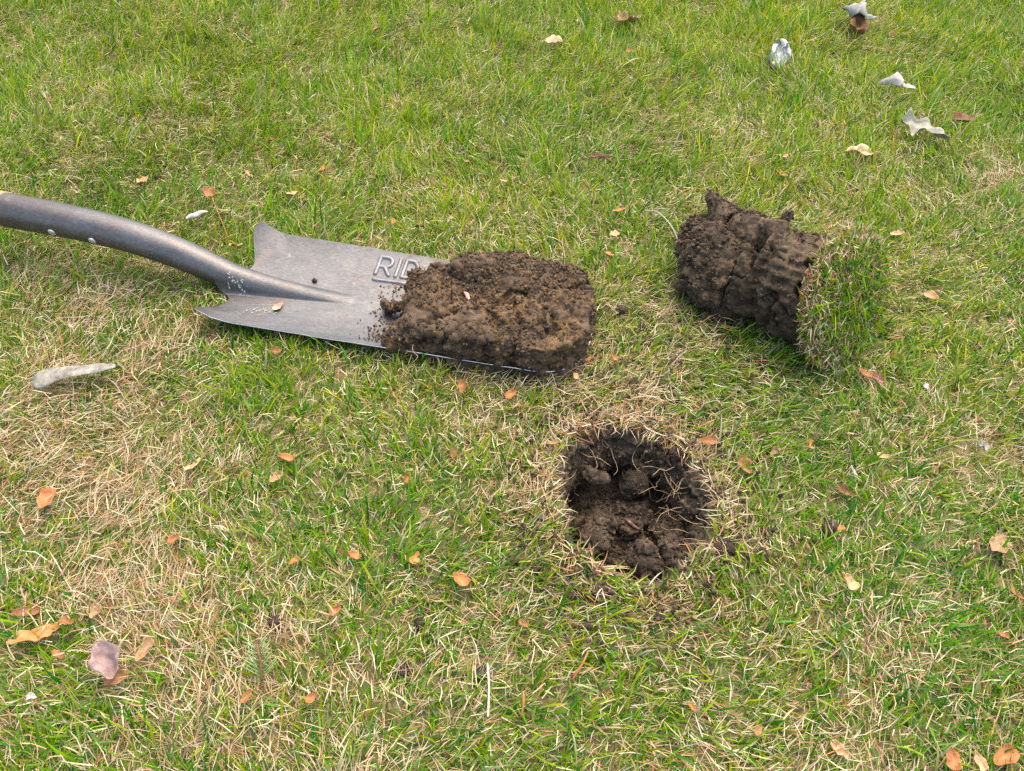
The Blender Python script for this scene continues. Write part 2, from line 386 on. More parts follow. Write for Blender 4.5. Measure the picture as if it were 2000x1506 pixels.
# socket
xsn = np.linspace(-.30, .014, 90); n_ = 40; Vs = []
def czf(x): return float(cz(x))
for i, x in enumerate(xsn):
    r = float(crad(x)) * (1 - .04 * min(max((x + .006) / .01, 0), 1)); sl = float(csl(x)); tl = 1 / math.sqrt(1 + sl * sl)
    for j in range(n_):
        q = 2 * math.pi * j / n_; c_, s_ = math.cos(q) * r, math.sin(q) * r
        Vs.append((x - s_ * sl * tl, float(cyy(x)) + c_, czf(x) + s_ * tl))
socket = mesh_np('socket', Vs, [grid_faces(90, n_, True), np.array([list(range(n_)), [(89) * n_ + j for j in range(n_)][::-1]])], M_steel, shovel)
handle = tube('handle', [(-.26, .006, .0735), (-.5, .006, .080), (-1.0, .007, .094)], .0205, M_wood, shovel, 28)
def rivet(x, ang):
    r = float(crad(x)); c = Vector((x, .006 + math.cos(ang) * r, czf(x) + math.sin(ang) * r)); nrm = Vector((0, math.cos(ang), math.sin(ang)))
    bm = bmesh.new(); bmesh.ops.create_uvsphere(bm, u_segments=18, v_segments=10, radius=.0046)
    for v_ in bm.verts: v_.co.z *= .42
    M = nrm.to_track_quat('Z', 'Y').to_matrix().to_4x4(); bmesh.ops.transform(bm, matrix=Matrix.Translation(c) @ M, verts=bm.verts)
    me = bpy.data.meshes.new('rivet'); bm.to_mesh(me); bm.free(); me.shade_smooth(); me.materials.append(M_rivet)
    return link(bpy.data.objects.new('rivet', me), shovel)
rivet(-.192, R(-171)); rivet(-.143, R(-171))
# raised pressed letters: strokes as a smooth relief that rises out of the blade
def relief(name, segs, half, hh=.0024):
    pts = np.array([p for s in segs for p in s]); x0, y0 = pts.min(0) - .004; x1, y1 = pts.max(0) + .004
    st = .0005; gx = np.arange(x0, x1, st); gy = np.arange(y0, y1, st)
    GX, GY = np.meshgrid(gx, gy, indexing='ij'); D = np.full(GX.shape, 9.0)
    for (p, q) in segs:
        p = np.array(p); q = np.array(q); d = q - p; L2 = max((d * d).sum(), 1e-12)
        t = np.clip(((GX - p[0]) * d[0] + (GY - p[1]) * d[1]) / L2, 0, 1)
        D = np.minimum(D, np.hypot(GX - p[0] - t * d[0], GY - p[1] - t * d[1]))
    H_ = hh * (1 - sstep(half * .3, half * 1.25, D)) - .0004
    bz = blade_z(GX.ravel(), GY.ravel()); Pn = np.stack([GX.ravel(), GY.ravel(), bz], 1)
    bz = bz + .0007 * vnoise(Pn, .05, 400) + .0003 * vnoise(Pn, .015, 401)
    V = np.stack([GX.ravel(), GY.ravel(), bz + H_.ravel()], 1); F = grid_faces(len(gx), len(gy))
    keep = (H_.ravel() > -.00039)[F].any(1); F = F[keep]; used = np.unique(F); mp = np.zeros(len(V), int); mp[used] = np.arange(len(used))
    return mesh_np(name, V[used], mp[F][:, ::-1], M_rub, shovel)
def arc(cx, cy, rx, ry, a0, a1, k=8):
    p = [(cx + rx * math.cos(R(a0 + (a1 - a0) * i / k)), cy + ry * math.sin(R(a0 + (a1 - a0) * i / k))) for i in range(k + 1)]
    return list(zip(p[:-1], p[1:]))
LH, LW = .0245, .0165
def letter(c, ox, oy):
    if c == 'R': s = [((0, 0), (0, 1)), ((0, 1), (.55, 1)), ((0, .45), (.55, .45)), ((.5, .45), (1, 0))] + arc(.55, .725, .42, .275, -90, 90)
    if c == 'I': s = [((0, 0), (0, 1))]
    if c == 'D': s = [((0, 0), (0, 1)), ((0, 1), (.45, 1)), ((0, 0), (.45, 0))] + arc(.45, .5, .52, .5, -90, 90, 10)
    if c == 'G': s = arc(.55, .5, .52, .5, 50, 310, 12) + [((.88, .12), (1, .48)), ((1, .48), (.62, .48))]
    return [((ox + a[0] * LW, oy + a[1] * LH), (ox + b[0] * LW, oy + b[1] * LH)) for a, b in s]
ox = .1635; oy = .0545
for ch in 'RIDGID':
    o = relief('letter', letter(ch, ox, oy), .0029); o['label'] = 'raised letter ' + ch
    ox += (.0075 if ch == 'I' else LW + .0085)
bar = relief('underline_bar', [((.165, .0462), (.290, .0462))], .0031); bar['label'] = 'raised bar under the letters'
# flecks of pale paint or dried splash: thin real flakes on the steel
def flake(cx, cy, spread, cnt, name='paint_fleck'):
    V = []; F = []
    for i in range(cnt):
        x = cx + random.gauss(0, spread); y = cy + random.gauss(0, spread * .45); r = random.uniform(.0002, .0007); k = len(V)
        base = [(x + r * random.uniform(.5, 1.2) * math.cos(q * math.pi / 3) * 1.6, y + r * random.uniform(.5, 1.2) * math.sin(q * math.pi / 3)) for q in range(6)]
        for bx_, by_ in base:
            V.append((bx_, by_, float(blade_z(np.array([bx_]), np.array([by_]))[0]) + .0009))
        F.append([k + q for q in range(6)])
    o = mesh_np(name, V, np.array(F), M_paint, shovel, False); o['kind'] = 'stuff'; o['label'] = 'pale dried flecks on the blade'
flake(.014, -.006, .005, 26); flake(.024, -.010, .004, 16); flake(.050, -.034, .008, 22); flake(.068, -.033, .006, 26)

# ------------------------------------------------------------------ soil masses and loose crumbs
def soil_mass(name, prims, voxel, mat, seed, parent=None, amp=1.0, big=1.0, matrix=None, ochre=.3, post=None):
    bm = bmesh.new()
    for kind, M in prims:
        if kind == 's': bmesh.ops.create_icosphere(bm, subdivisions=3, radius=1, matrix=M)
        elif kind == 'b': bmesh.ops.create_cube(bm, size=2, matrix=M)
        elif kind == 'c': bmesh.ops.create_cone(bm, cap_ends=True, segments=32, radius1=1, radius2=1, depth=2, matrix=M)
        else: bmesh.ops.create_cone(bm, cap_ends=True, segments=32, radius1=1, radius2=kind, depth=2, matrix=M)
    me = bpy.data.meshes.new(name); bm.to_mesh(me); bm.free()
    o = bpy.data.objects.new(name, me); COL.objects.link(o)
    md = o.modifiers.new('r', 'REMESH'); md.mode = 'VOXEL'; md.voxel_size = voxel
    sm_ = o.modifiers.new('s', 'SMOOTH'); sm_.iterations = 6; sm_.factor = .6
    dg = bpy.context.evaluated_depsgraph_get(); me2 = bpy.data.meshes.new_from_object(o.evaluated_get(dg))
    o.modifiers.clear(); o.data = me2; me2.name = name; bpy.data.meshes.remove(me)
    me2.materials.clear(); me2.materials.append(mat)
    V = verts(o); NN = normals(o)
    if post is not None: V = post(V, NN); setv(o, V); NN = normals(o)
    h, ib = crumb(V, seed, big)
    V = V + NN * (amp * (h - .004))[:, None]; setv(o, V)
    set_tint(o, np.stack([ib, np.clip(ochre + .5 * fbm(V, .05, 2, seed + 5), 0, 1), ib], 1))
    me2.polygons.foreach_set('use_smooth', np.full(len(me2.polygons), True))
    if parent: o.parent = parent
    return o
def granules(o, n, parent, mat, seed, smax_=.0024, zmin=None, mask=None):
    """loose crumbs sitting on a soil surface, as one uncountable part"""
    V = verts(o); NN = normals(o); g = np.random.default_rng(seed); ok = NN[:, 2] > -.35
    if zmin is not None: ok &= V[:, 2] > zmin
    if mask is not None: ok &= mask(V)
    pr = np.clip(fbm(V, .03, 3, seed) * 2.2 + .75, .03, 1) * ok; pr = pr * (.35 + .65 * np.clip(NN[:, 2], 0, 1)); idx = g.choice(len(V), n, p=pr / pr.sum())
    bm = bmesh.new(); bmesh.ops.create_icosphere(bm, subdivisions=1, radius=1); b = np.array([tuple(q.co) for q in bm.verts]); f = np.array([[q.index for q in p.verts] for p in bm.faces]); bm.free()
    s = np.clip(np.abs(g.normal(0, smax_ * .45, n)), .0004, smax_); c = V[idx] + NN[idx] * (s * .35)[:, None]
    W = b[None] * g.uniform(.65, 1.25, (n, len(b), 1)) * g.uniform(.7, 1.2, (n, 1, 3)) * s[:, None, None] + c[:, None]
    F = f[None] + (np.arange(n) * len(b))[:, None, None]; T = np.repeat(g.uniform(0, 1, (n, 1, 3)), len(b), 1) * np.array([1, .75, 1])
    q = mesh_np('loose_crumbs', W.reshape(-1, 3), F.reshape(-1, 3), mat, parent, False, T.reshape(-1, 3)); q['kind'] = 'stuff'; return q
def TM(loc, rot=(0, 0, 0), sc=(1, 1, 1)):
    return Matrix.Translation(loc) @ Euler([R(a) for a in rot]).to_matrix().to_4x4() @ Matrix.Diagonal((*sc, 1))

# soil slab lying on the blade (built in the shovel's frame)
slab = empty('soil_slab', (SO.x, SO.y, 0), SA)
tag(slab, 'thick rounded slab of ochre brown crumbly soil lying on the shovel blade', 'soil clod')
pr_ = [('b', TM((.304, -.006, .029), (0, 4, -2), (.068, .049, .018))), ('b', TM((.325, .010, .032), (0, 0, 6), (.045, .066, .020))),
       ('c', TM((.375, -.011, .031), (0, 0, 0), (.049, .048, .022))), ('c', TM((.375, .036, .031), (0, 0, 0), (.049, .045, .022))), ('b', TM((.395, .011, .031), (0, 0, 0), (.029, .022, .022))),
       ('s', TM((.300, .052, .046), (0, 0, 20), (.042, .026, .020))), ('s', TM((.345, .045, .050), (0, 0, -10), (.045, .030, .014))), ('s', TM((.385, .015, .046), (0, 0, 0), (.032, .05, .014))),
       ('s', TM((.265, .000, .044), (0, 0, 20), (.036, .040, .010))), ('s', TM((.238, .010, .030), (0, 0, 0), (.022, .030, .018))), ('s', TM((.240, -.038, .026), (0, 0, 0), (.022, .022, .016))),
       ('s', TM((.226, .026, .032), (0, -20, 30), (.017, .012, .010))), ('s', TM((.222, .036, .040), (0, -30, 50), (.010, .006, .005))), ('s', TM((.221, -.050, .024), (0, 0, 0), (.012, .012, .009))), ('s', TM((.203, -.002, .022), (0, 0, 0), (.012, .008, .007))),
       ('s', TM((.268, .040, .040), (0, 0, 0), (.014, .010, .010)))]
slab_soil = soil_mass('soil', pr_, .0012, M_soil_brown, 500, slab, .95, .9, ochre=.36, post=lambda V, NN: V + NN * (.006 * fbm(V, .05, 2, 77) - .007 * np.exp(-(np.abs(fbm(V, .06, 3, 79)) / .03) ** 2) * (V[:, 2] > .03))[:, None])
granules(slab_soil, 5500, slab, M_soil_brown, 41)
# plug of turf lying on its side
PC = at(1560, 575, .045)
turf = empty('turf_plug', (PC.x, PC.y, 0), 0)
tag(turf, 'dark soil plug lying on its side with a cap of grass on its right end', 'turf plug')
def prel(px, py, z): return at(px, py, z) - PC_
PC_ = Vector((PC.x, PC.y, 0))
CA, CE = R(-50), R(27)
CN = Vector((math.cos(CE) * math.cos(CA), math.cos(CE) * math.sin(CA), math.sin(CE)))      # the way the turf faces
CQ = CN.to_track_quat('Z', 'Y').to_matrix().to_4x4()
CC = prel(1666, 588, .065)
AX = (prel(1430, 505, .052) - CC).normalized(); LN = (prel(1430, 505, .052) - CC).length
def axM(c, d, sx, sy, sz): return Matrix.Translation(c) @ d.to_track_quat('Z', 'Y').to_matrix().to_4x4() @ Matrix.Diagonal((sx, sy, sz, 1))
mid = CC + AX * .062
prims = [(.90, axM(CC - CN * .018, -CN, .063, .063, .016)),
         (.90, axM(CC - CN * .038, (-CN + AX * .5).normalized(), .063, .062, .020)), (.93, axM(CC + AX * .068, AX, .057, .052, .030)),
         (.9, axM(prel(1500, 562, .045), AX, .043, .042, .034)),
         ('s', TM(prel(1545, 600, .040), (0, 0, 0), (.036, .036, .036))),
         (.12, axM((prel(1386, 374, .098) + prel(1440, 480, .045)) / 2, (prel(1386, 374, .098) - prel(1440, 480, .045)).normalized(), .040, .032, (prel(1386, 374, .098) - prel(1440, 480, .045)).length / 2)),
         ('s', axM(prel(1470, 470, .064), AX, .030, .032, .040)),
         ('s', axM(prel(1520, 455, .090), AX, .014, .014, .030)), ('s', TM(prel(1538, 432, .090), (0, 0, 0), (.009, .008, .016)))]
def rib(V, NN):
    d = V - np.array(mid); a = np.array(AX); dn = d - (d @ a)[:, None] * a
    ang = np.arctan2(dn[:, 2], dn @ np.cross(a, [0, 0, 1])); tt = (V - np.array(CC)) @ a
    m = sstep(.030, .045, tt) * (1 - sstep(.085, .10, tt)) * (vnoise(V, .03, 901) > -.5)
    crack = np.exp(-(np.abs(fbm(V, .045, 3, 905)) / .035) ** 2)
    return V + NN * (m * .0012 * np.cos(ang * 30 + 3 * vnoise(V, .03, 903)) * (.8 + .6 * vnoise(V, .02, 909)) - .012 * crack * sstep(.015, .03, tt) - .007 * np.exp(-((tt - .088) / .006) ** 2) + .004 * fbm(V, .05, 2, 915))[:, None]
core = soil_mass('soil', prims, .0014, M_soil_dark, 620, turf, .6, .25, ochre=.12, post=rib)
chunk = soil_mass('soil_chunk', [('s', TM(prel(1392, 505, .046), (0, 0, 0), (.037, .046, .036))), ('s', TM(prel(1370, 455, .052), (0, 0, 0), (.024, .024, .022))), ('s', TM(prel(1400, 560, .026), (0, 0, 0), (.036, .022, .024))),
        ('s', TM(prel(1440, 520, .045), (0, 0, 0), (.025, .03, .03)))], .0014, M_soil_dark, 660, turf, 1.15, 1.3, ochre=.30)
chunk['label'] = 'crumbling chunk at the left end of the plug'
foot = soil_mass('soil_chunk', [('s', TM(prel(1428, 592, .014), (0, 0, 10), (.030, .016, .014))), ('s', TM(prel(1455, 575, .02), (0, 0, 0), (.020, .016, .016)))], .0012, M_soil_dark, 680, turf, 1.0, 1.0, ochre=.15)
granules(core, 2600, turf, M_soil_dark, 42, .0019); granules(chunk, 3000, turf, M_soil_dark, 43, .0026); granules(foot, 900, turf, M_soil_dark, 44)
foot['label'] = 'loose lump under the plug'

# ------------------------------------------------------------------ grass blades
def ribbons(root, az, el, bend, L, W, seg, tw, roll, c0, c1):
    n = len(az); P = root.copy(); V = np.empty((n, 2 * seg + 1, 3)); C = np.empty((n, 2 * seg + 1, 3))
    for k in range(seg + 1):
        t = k / seg; e = el - bend * t; a = az + tw * t
        d = np.stack([np.cos(e) * np.cos(a), np.cos(e) * np.sin(a), np.sin(e)], 1)
        s = np.stack([-np.sin(a), np.cos(a), np.zeros(n)], 1); up = np.cross(d, s)
        rl = roll * (1 - .4 * t); sd_ = s * np.cos(rl)[:, None] + up * np.sin(rl)[:, None]
        wd = (W * .5 * (1 - .75 * t ** 2.2) * (.75 + .25 * min(1, t * 4)))[:, None]
        cc = c0 * (1 - t) + c1 * t
        if k < seg:
            V[:, 2 * k] = P - sd_ * wd; V[:, 2 * k + 1] = P + sd_ * wd; C[:, 2 * k] = cc; C[:, 2 * k + 1] = cc
        else: V[:, 2 * k] = P; C[:, 2 * k] = cc
        P = P + d * (L / seg)[:, None]
    base = (np.arange(n) * (2 * seg + 1))[:, None]
    q = [np.concatenate([base + 2 * k, base + 2 * k + 1, base + 2 * k + 3, base + 2 * k + 2], 1) for k in range(seg - 1)]
    tri = np.concatenate([base + 2 * seg - 2, base + 2 * seg - 1, base + 2 * seg], 1)
    return V.reshape(-1, 3), ([np.concatenate(q)] if q else []) + [tri], C.reshape(-1, 3)

GREENS = np.array([(.080, .215, .002), (.125, .27, .003), (.036, .155, .003), (.21, .30, .003), (.014, .125, .012), (.12, .245, .002), (.28, .32, .006), (.040, .19, .020)])
STRAWS = np.array([(.50, .38, .25), (.42, .27, .15), (.60, .52, .38), (.28, .15, .085), (.62, .54, .38), (.40, .30, .13), (.38, .15, .07), (.50, .42, .23)])
def pick(tab, n, p): 
    c = tab[rng.choice(len(tab), n, p=np.array(p) / sum(p))]; return c * rng.uniform(.7, 1.25, (n, 1)) * rng.uniform(.92, 1.08, (n, 3)) * (.90 if tab is STRAWS else .92)

STRAW_SPOTS = [(80, 110, 160, .7), (1700, 110, 150, .5), (1850, 360, 180, .9), (1450, 300, 120, .5), (1240, 250, 120, .3), (100, 860, 190, .9), (60, 960, 120, .6), (330, 960, 160, .8), (230, 600, 170, .4), (90, 640, 150, .4),
    (400, 1330, 200, .9), (230, 1150, 170, .6), (950, 1320, 90, .9), (1030, 985, 75, 1.2), (1400, 1030, 60, 1.0), (1230, 800, 110, .9), (930, 850, 110, .7), (1640, 300, 90, .4), (930, 300, 90, .35), (820, 380, 90, .3), (1330, 700, 100, .3), (1100, 780, 120, .4), (1950, 950, 90, .5), (1640, 620, 60, .3), (640, 330, 90, .35), (1500, 1300, 120, .3), (700, 1330, 120, .5), (1150, 1150, 80, .5), (530, 130, 200, .15)]
GREEN_SPOTS = [(700, 200, 170, .5), (1180, 180, 160, .4), (620, 790, 170, .5), (760, 1010, 150, .5), (860, 740, 170, .4), (1620, 820, 200, .45), (1700, 1150, 220, .3), (1920, 130, 150, .4), (1180, 1400, 150, .2), (560, 470, 150, .35), (950, 430, 150, .25), (1930, 620, 150, .4), (1150, 400, 150, .3), (300, 230, 200, .35), (130, 1300, 90, .4), (1750, 240, 160, .35), (560, 1120, 120, .2)]
def strawness(x, y):
    px, py = topx(x, y); P = np.stack([x, y, np.zeros_like(x)], 1)
    f = .12 + .30 * vnoise(P, .045, 47) + .34 * fbm(P, .11, 3, 40) + .42 * fbm(P, .028, 2, 45)
    for a, b, r_, s_ in STRAW_SPOTS: f = f + .55 * s_ * np.exp(-((px - a) ** 2 + (py - b) ** 2 * 1.6) / r_ ** 2)
    for a, b, r_, s_ in GREEN_SPOTS: f = f - .6 * s_ * np.exp(-((px - a) ** 2 + (py - b) ** 2 * 1.6) / r_ ** 2)
    return f
def comb(x, y):
    """direction the lawn lies in, slowly turning over the ground"""
    P = np.stack([x, y, np.zeros_like(x)], 1)
    return R(55) + 1.5 * vnoise(P, .22, 60) + 1.2 * vnoise(P, .07, 61)
def halfw(y): return (np.maximum(y, 0) * math.cos(PITCH) + CH * math.sin(PITCH)) * 1000 / FPX
def in_zone(x, y, m=1.17): return (np.abs(x) < halfw(y) * m + .04) & (y > .03) & (y < 1.60)
def rootpts(n, tuft=1, spread=.004, zone=True):
    k = int(n * 2.2) // tuft
    x = rng.uniform(-1.35, 1.35, k); y = rng.uniform(.03, 1.60, k)
    if zone: m = in_zone(x, y); x, y = x[m], y[m]
    if tuft > 1:
        x = np.repeat(x, tuft) + rng.normal(0, spread, len(x) * tuft); y = np.repeat(y, tuft) + rng.normal(0, spread, len(y) * tuft)
    return x[:n], y[:n]

TURF_BALLS = []
for (p, r_) in [((1668, 588, .066), .066), ((1560, 560, .058), .052), ((1500, 560, .050), .040), ((1392, 505, .046), .037), ((1428, 592, .014), .018), ((1400, 560, .026), .03), ((1620, 575, .062), .062), ((1590, 560, .06), .06)]:
    q = at(*p); TURF_BALLS.append((q.x, q.y, q.z, r_))
def blocked(x, y):
    """no grass grows out of the hole"""
    th_ = np.arctan2(y - HY, x - HX); return np.hypot(x - HX, y - HY) < rimr(th_) + .001
def press(V):
    """grass under the shovel and the plug is pressed flat"""
    L = V @ SMI[:3, :3].T + SMI[:3, 3]; x, y = L[:, 0], L[:, 1]
    ins = (x > xs_of(np.abs(y - .0055)) - .003) & (x < BL - .002) & (np.abs(y - YC) < bw(np.clip(x, 0, BL)) + .0015)
    lim = np.where(ins, dish(np.clip(x, .0, BL), y) - .0045, 9)
    tipc = ins & (np.hypot(np.clip(x - (BL - .045), 0, None), np.clip(np.abs(y - YC) - .028, 0, None)) > .046); lim[tipc] = 9
    r = crad(x); d = np.abs(y - cyy(x)); so = (x < .02) & (d < r)
    lim = np.where(so, np.minimum(lim, cz(x) - np.sqrt(np.clip(r * r - d * d, 0, None)) - .001), lim)
    for cx, cy, c_z, r_ in TURF_BALLS:
        d2 = (V[:, 0] - cx) ** 2 + (V[:, 1] - cy) ** 2; m = d2 < r_ * r_
        lim = np.where(m, np.minimum(lim, np.maximum(c_z - np.sqrt(np.clip(r_ * r_ - d2, 0, None)) - .002, .003)), lim)
    V[:, 2] = np.minimum(V[:, 2], np.maximum(lim, .0015)); return V
def build(name, parts, mat, parent=None, pr=True):
    off = 0; VV = []; Q = []; T = []; CCs = []
    for V, F, C in parts:
        for f in F: (Q if f.shape[1] == 4 else T).append(f + off)
        VV.append(V); CCs.append(C); off += len(V)
    V = np.concatenate(VV)
    if pr: V = press(V)
    return mesh_np(name, V, [np.concatenate(Q), np.concatenate(T)], mat, parent, True, np.clip(np.concatenate(CCs), 0, 1))

def straw_layer(n, zmax, Lr, Wr, elr, thin=0.0, cols=(4, 4.5, 4, 2.6, 1.4, 2.6, 1.6, 3), seg=2):
    x, y = rootpts(n); s = strawness(x, y); keep = (~blocked(x, y)) & (rng.uniform(0, 1, len(x)) < np.clip(.55 + s * .7 - thin, .2, 1))
    x, y, s = x[keep], y[keep], s[keep]; k = len(x)
    az = comb(x, y) + rng.normal(0, .8, k) + np.pi * (rng.uniform(0, 1, k) < .3); el = rng.uniform(*elr, k)
    c = pick(STRAWS, k, cols); z = gz(x, y) + rng.uniform(.0, zmax, k) ** 1.0
    L = rng.uniform(*Lr, k) * (.7 + .5 * np.clip(s, 0, 1.2)); 
    return ribbons(np.stack([x, y, z], 1), az, el, rng.uniform(-.2, .7, k), L, rng.uniform(*Wr, k), seg, rng.normal(0, .45, k), rng.normal(0, .6, k), c * .95, c * rng.uniform(.8, 1.15, (k, 1)))
def green_layer(n, tuft, Lr, Wr, elr, bias=0.0, spread=.004):
    x, y = rootpts(n, tuft, spread); s = strawness(x, y); px, py = topx(x, y)
    keep = (~blocked(x, y)) & (rng.uniform(0, 1, len(x)) < np.clip(1.36 - s * 1.0 + bias, .34, 1)); x, y, s, py = x[keep], y[keep], s[keep], py[keep]; k = len(x)
    far = sstep(700, 100, py) if False else 1 - sstep(100, 700, py)
    az = comb(x, y) + rng.normal(0, 1.0, k); el = rng.uniform(*elr, k) + .15 * far
    P = np.stack([x, y, 0 * x], 1); hue = fbm(P, .16, 2, 80)[:, None]
    c = pick(GREENS, k, (5, 5, 3, 3.5, 2.4, 4, 2, 2)); c = c * (1 + hue * np.array([.45, .12, -.5]) + far[:, None] * np.array([.42, .20, -.35]))
    L = rng.uniform(*Lr, k) * (.85 + .35 * far) * (1 + .25 * vnoise(P, .05, 83)); z = gz(x, y) + .001
    b = STRAWS[rng.integers(0, 3, k)]; c0 = c * .75 + b * .25 * (rng.uniform(0, 1, (k, 1)) < .4)
    tip = np.where(rng.uniform(0, 1, (k, 1)) < .12, STRAWS[rng.integers(0, 6, k)], c * 1.1)
    return ribbons(np.stack([x, y, z], 1), az, el, rng.uniform(-.1, 1.1, k), L, rng.uniform(*Wr, k), 3, rng.normal(0, .5, k), rng.normal(0, .55, k), c0, tip)
straw = build('dry_thatch', [straw_layer(130000, .004, (.008, .018), (.0007, .0016), (-.05, .3), 0, (4, 6, 2, 5, .6, 3, 3, 3), 1), straw_layer(190000, .010, (.009, .023), (.0005, .0011), (-.1, .5)), straw_layer(62000, .014, (.014, .032), (.0005, .0011), (.0, .8), .2, (5, 3, 5, 1.5, 1.4, 3, 1, 3))], M_straw)
tag(straw, kind='stuff', label='dry straw coloured thatch lying among the green blades of the lawn')
grass = build('grass', [green_layer(200000, 5, (.012, .028), (.0008, .0017), (.1, 1.15)), green_layer(20000, 3, (.024, .044), (.0013, .0024), (.4, 1.3), -.1)], M_green)
tag(grass, kind='stuff', label='living green lawn grass growing in uneven patches')

# straw fringe round the lip of the hole, hanging a little inwards
k = 3800; a = rng.uniform(-np.pi, np.pi, k); a = a[rng.uniform(0, 1, k) < .6 + .4 * np.sin(a)]; k = len(a); ro = rimr(a) + np.abs(rng.normal(.0, .008, k)) + .0005
x = HX + ro * np.cos(a); y = HY + ro * np.sin(a); c = pick(STRAWS, k, (5, 5, 4, 4, 1, 3, 3, 3))
fr = ribbons(np.stack([x, y, gz(x, y) + rng.uniform(-.002, .008, k)], 1), a + np.pi * (rng.uniform(0, 1, k) < .22) + rng.normal(0, 1.0, k), rng.uniform(-.2, .8, k), rng.uniform(-.2, 1.4, k), rng.uniform(.008, .026, k), rng.uniform(.0006, .0014, k), 3, rng.normal(0, 1, k), rng.normal(0, .6, k), c, c)
fringe = build('dry_fringe', [fr], M_straw); tag(fringe, kind='stuff', label='dry straw fringe round the lip of the hole')

# turf on the plug's end, growing out of its face
def cap_grass(n, green):
    r_ = np.sqrt(rng.uniform(0, 1, n)) * .0765; a = rng.uniform(0, 2 * np.pi, n)
    root = np.stack([r_ * np.cos(a), r_ * np.sin(a), rng.uniform(-.002, .008, n)], 1)
    root[:, 2] -= .009 * (r_ / .07) ** 4
    if green:
        c = pick(GREENS, n, (5, 5, 3, 3, 2, 3, 3, 2)); L = rng.uniform(.016, .036, n); el = rng.uniform(.0, .75, n); W = rng.uniform(.0011, .0019, n)
    else:
        c = pick(STRAWS, n, (5, 5, 4, 4, 1.5, 3, 2, 3)); L = rng.uniform(.010, .028, n); el = rng.uniform(-.1, .35, n); W = rng.uniform(.0007, .0016, n)
    az = rng.uniform(0, 6.3, n)
    az = np.where((r_ > .048) & (np.cos(az - a) > 0) & (rng.uniform(0, 1, n) < .75), a + np.pi + rng.normal(0, .8, n), az); L = L * (1 - .35 * (r_ / .07) ** 2)
    V, F, C = ribbons(root, az, el, rng.uniform(-.2, 1.3, n), L, W, 4 if green else 3, rng.normal(0, .7, n), rng.normal(0, .6, n), c, c)
    M = np.array(Matrix.Translation(CC) @ CQ); V = V @ M[:3, :3].T + M[:3, 3]
    V[:, 2] -= .35 * 0; V[:, 2] = np.maximum(V[:, 2], .004); return V, F, C
for nm, n_b, g_, m_ in (('turf_straw', 13000, False, M_straw), ('turf_grass', 2900, True, M_green)):
    o = build(nm, [cap_grass(n_b, g_)], m_, turf, False); o['kind'] = 'stuff'

# the lawn goes on beyond the picture: instanced tiles of the same grass
def tile():
    n = 620; x = rng.uniform(-.075, .075, n); y = rng.uniform(-.075, .075, n); c = pick(STRAWS, n, (4, 5, 3, 3, 1, 3, 2, 3))
    A = ribbons(np.stack([x, y, rng.uniform(0, .01, n)], 1), rng.uniform(0, 6.3, n), rng.uniform(-.1, .6, n), rng.uniform(-.3, 1, n), rng.uniform(.015, .035, n), rng.uniform(.0008, .0018, n), 2, rng.normal(0, .6, n), rng.normal(0, .6, n), c, c)
    n = 520; x = rng.uniform(-.075, .075, n); y = rng.uniform(-.075, .075, n); c = pick(GREENS, n, (5, 5, 3, 3, 2, 3, 2, 2))
    B = ribbons(np.stack([x, y, 0 * x], 1), R(55) + rng.normal(0, 1.0, n), rng.uniform(.2, 1.3, n), rng.uniform(-.1, 1.4, n), rng.uniform(.02, .04, n), rng.uniform(.001, .0022, n), 3, rng.normal(0, .5, n), rng.normal(0, .5, n), c, c)
    return build('grass_tile', [A, B], M_green, None, False)
tl = tile(); tile_me = tl.data; bpy.data.objects.remove(tl)
gx, gy = np.meshgrid(np.arange(-3.6, 3.6, .115), np.arange(-1.2, 5.2, .115)); gx = gx.ravel() + rng.uniform(-.02, .02, gx.size); gy = gy.ravel() + rng.uniform(-.02, .02, gy.size)
m = ~in_zone(gx, gy, 1.10) ; gx, gy = gx[m], gy[m]
pm = bpy.data.meshes.new('surrounding_grass'); pm.from_pydata(np.stack([gx, gy, gz(gx, gy)], 1).tolist(), [], [])
far_grass = link(bpy.data.objects.new('surrounding_grass', pm)); tag(far_grass, kind='stuff', label='lawn grass going on beyond the picture')
tobj = bpy.data.objects.new('grass_tile', tile_me)
ng = bpy.data.node_groups.new('tiles', 'GeometryNodeTree'); ng.interface.new_socket('Geometry', in_out='INPUT', socket_type='NodeSocketGeometry'); ng.interface.new_socket('Geometry', in_out='OUTPUT', socket_type='NodeSocketGeometry')
gi = ng.nodes.new('NodeGroupInput'); go = ng.nodes.new('NodeGroupOutput'); ip = ng.nodes.new('GeometryNodeInstanceOnPoints'); oi = ng.nodes.new('GeometryNodeObjectInfo'); oi.inputs['Object'].default_value = tobj
rv = ng.nodes.new('FunctionNodeRandomValue'); rv.data_type = 'FLOAT_VECTOR'; rv.inputs[0].default_value = (0, 0, -.6); rv.inputs[1].default_value = (0, 0, .6)
ng.links.new(gi.outputs[0], ip.inputs['Points']); ng.links.new(oi.outputs['Geometry'], ip.inputs['Instance']); ng.links.new(rv.outputs[0], ip.inputs['Rotation']); ng.links.new(ip.outputs[0], go.inputs[0])
far_grass.modifiers.new('tiles', 'NODES').node_group = ng

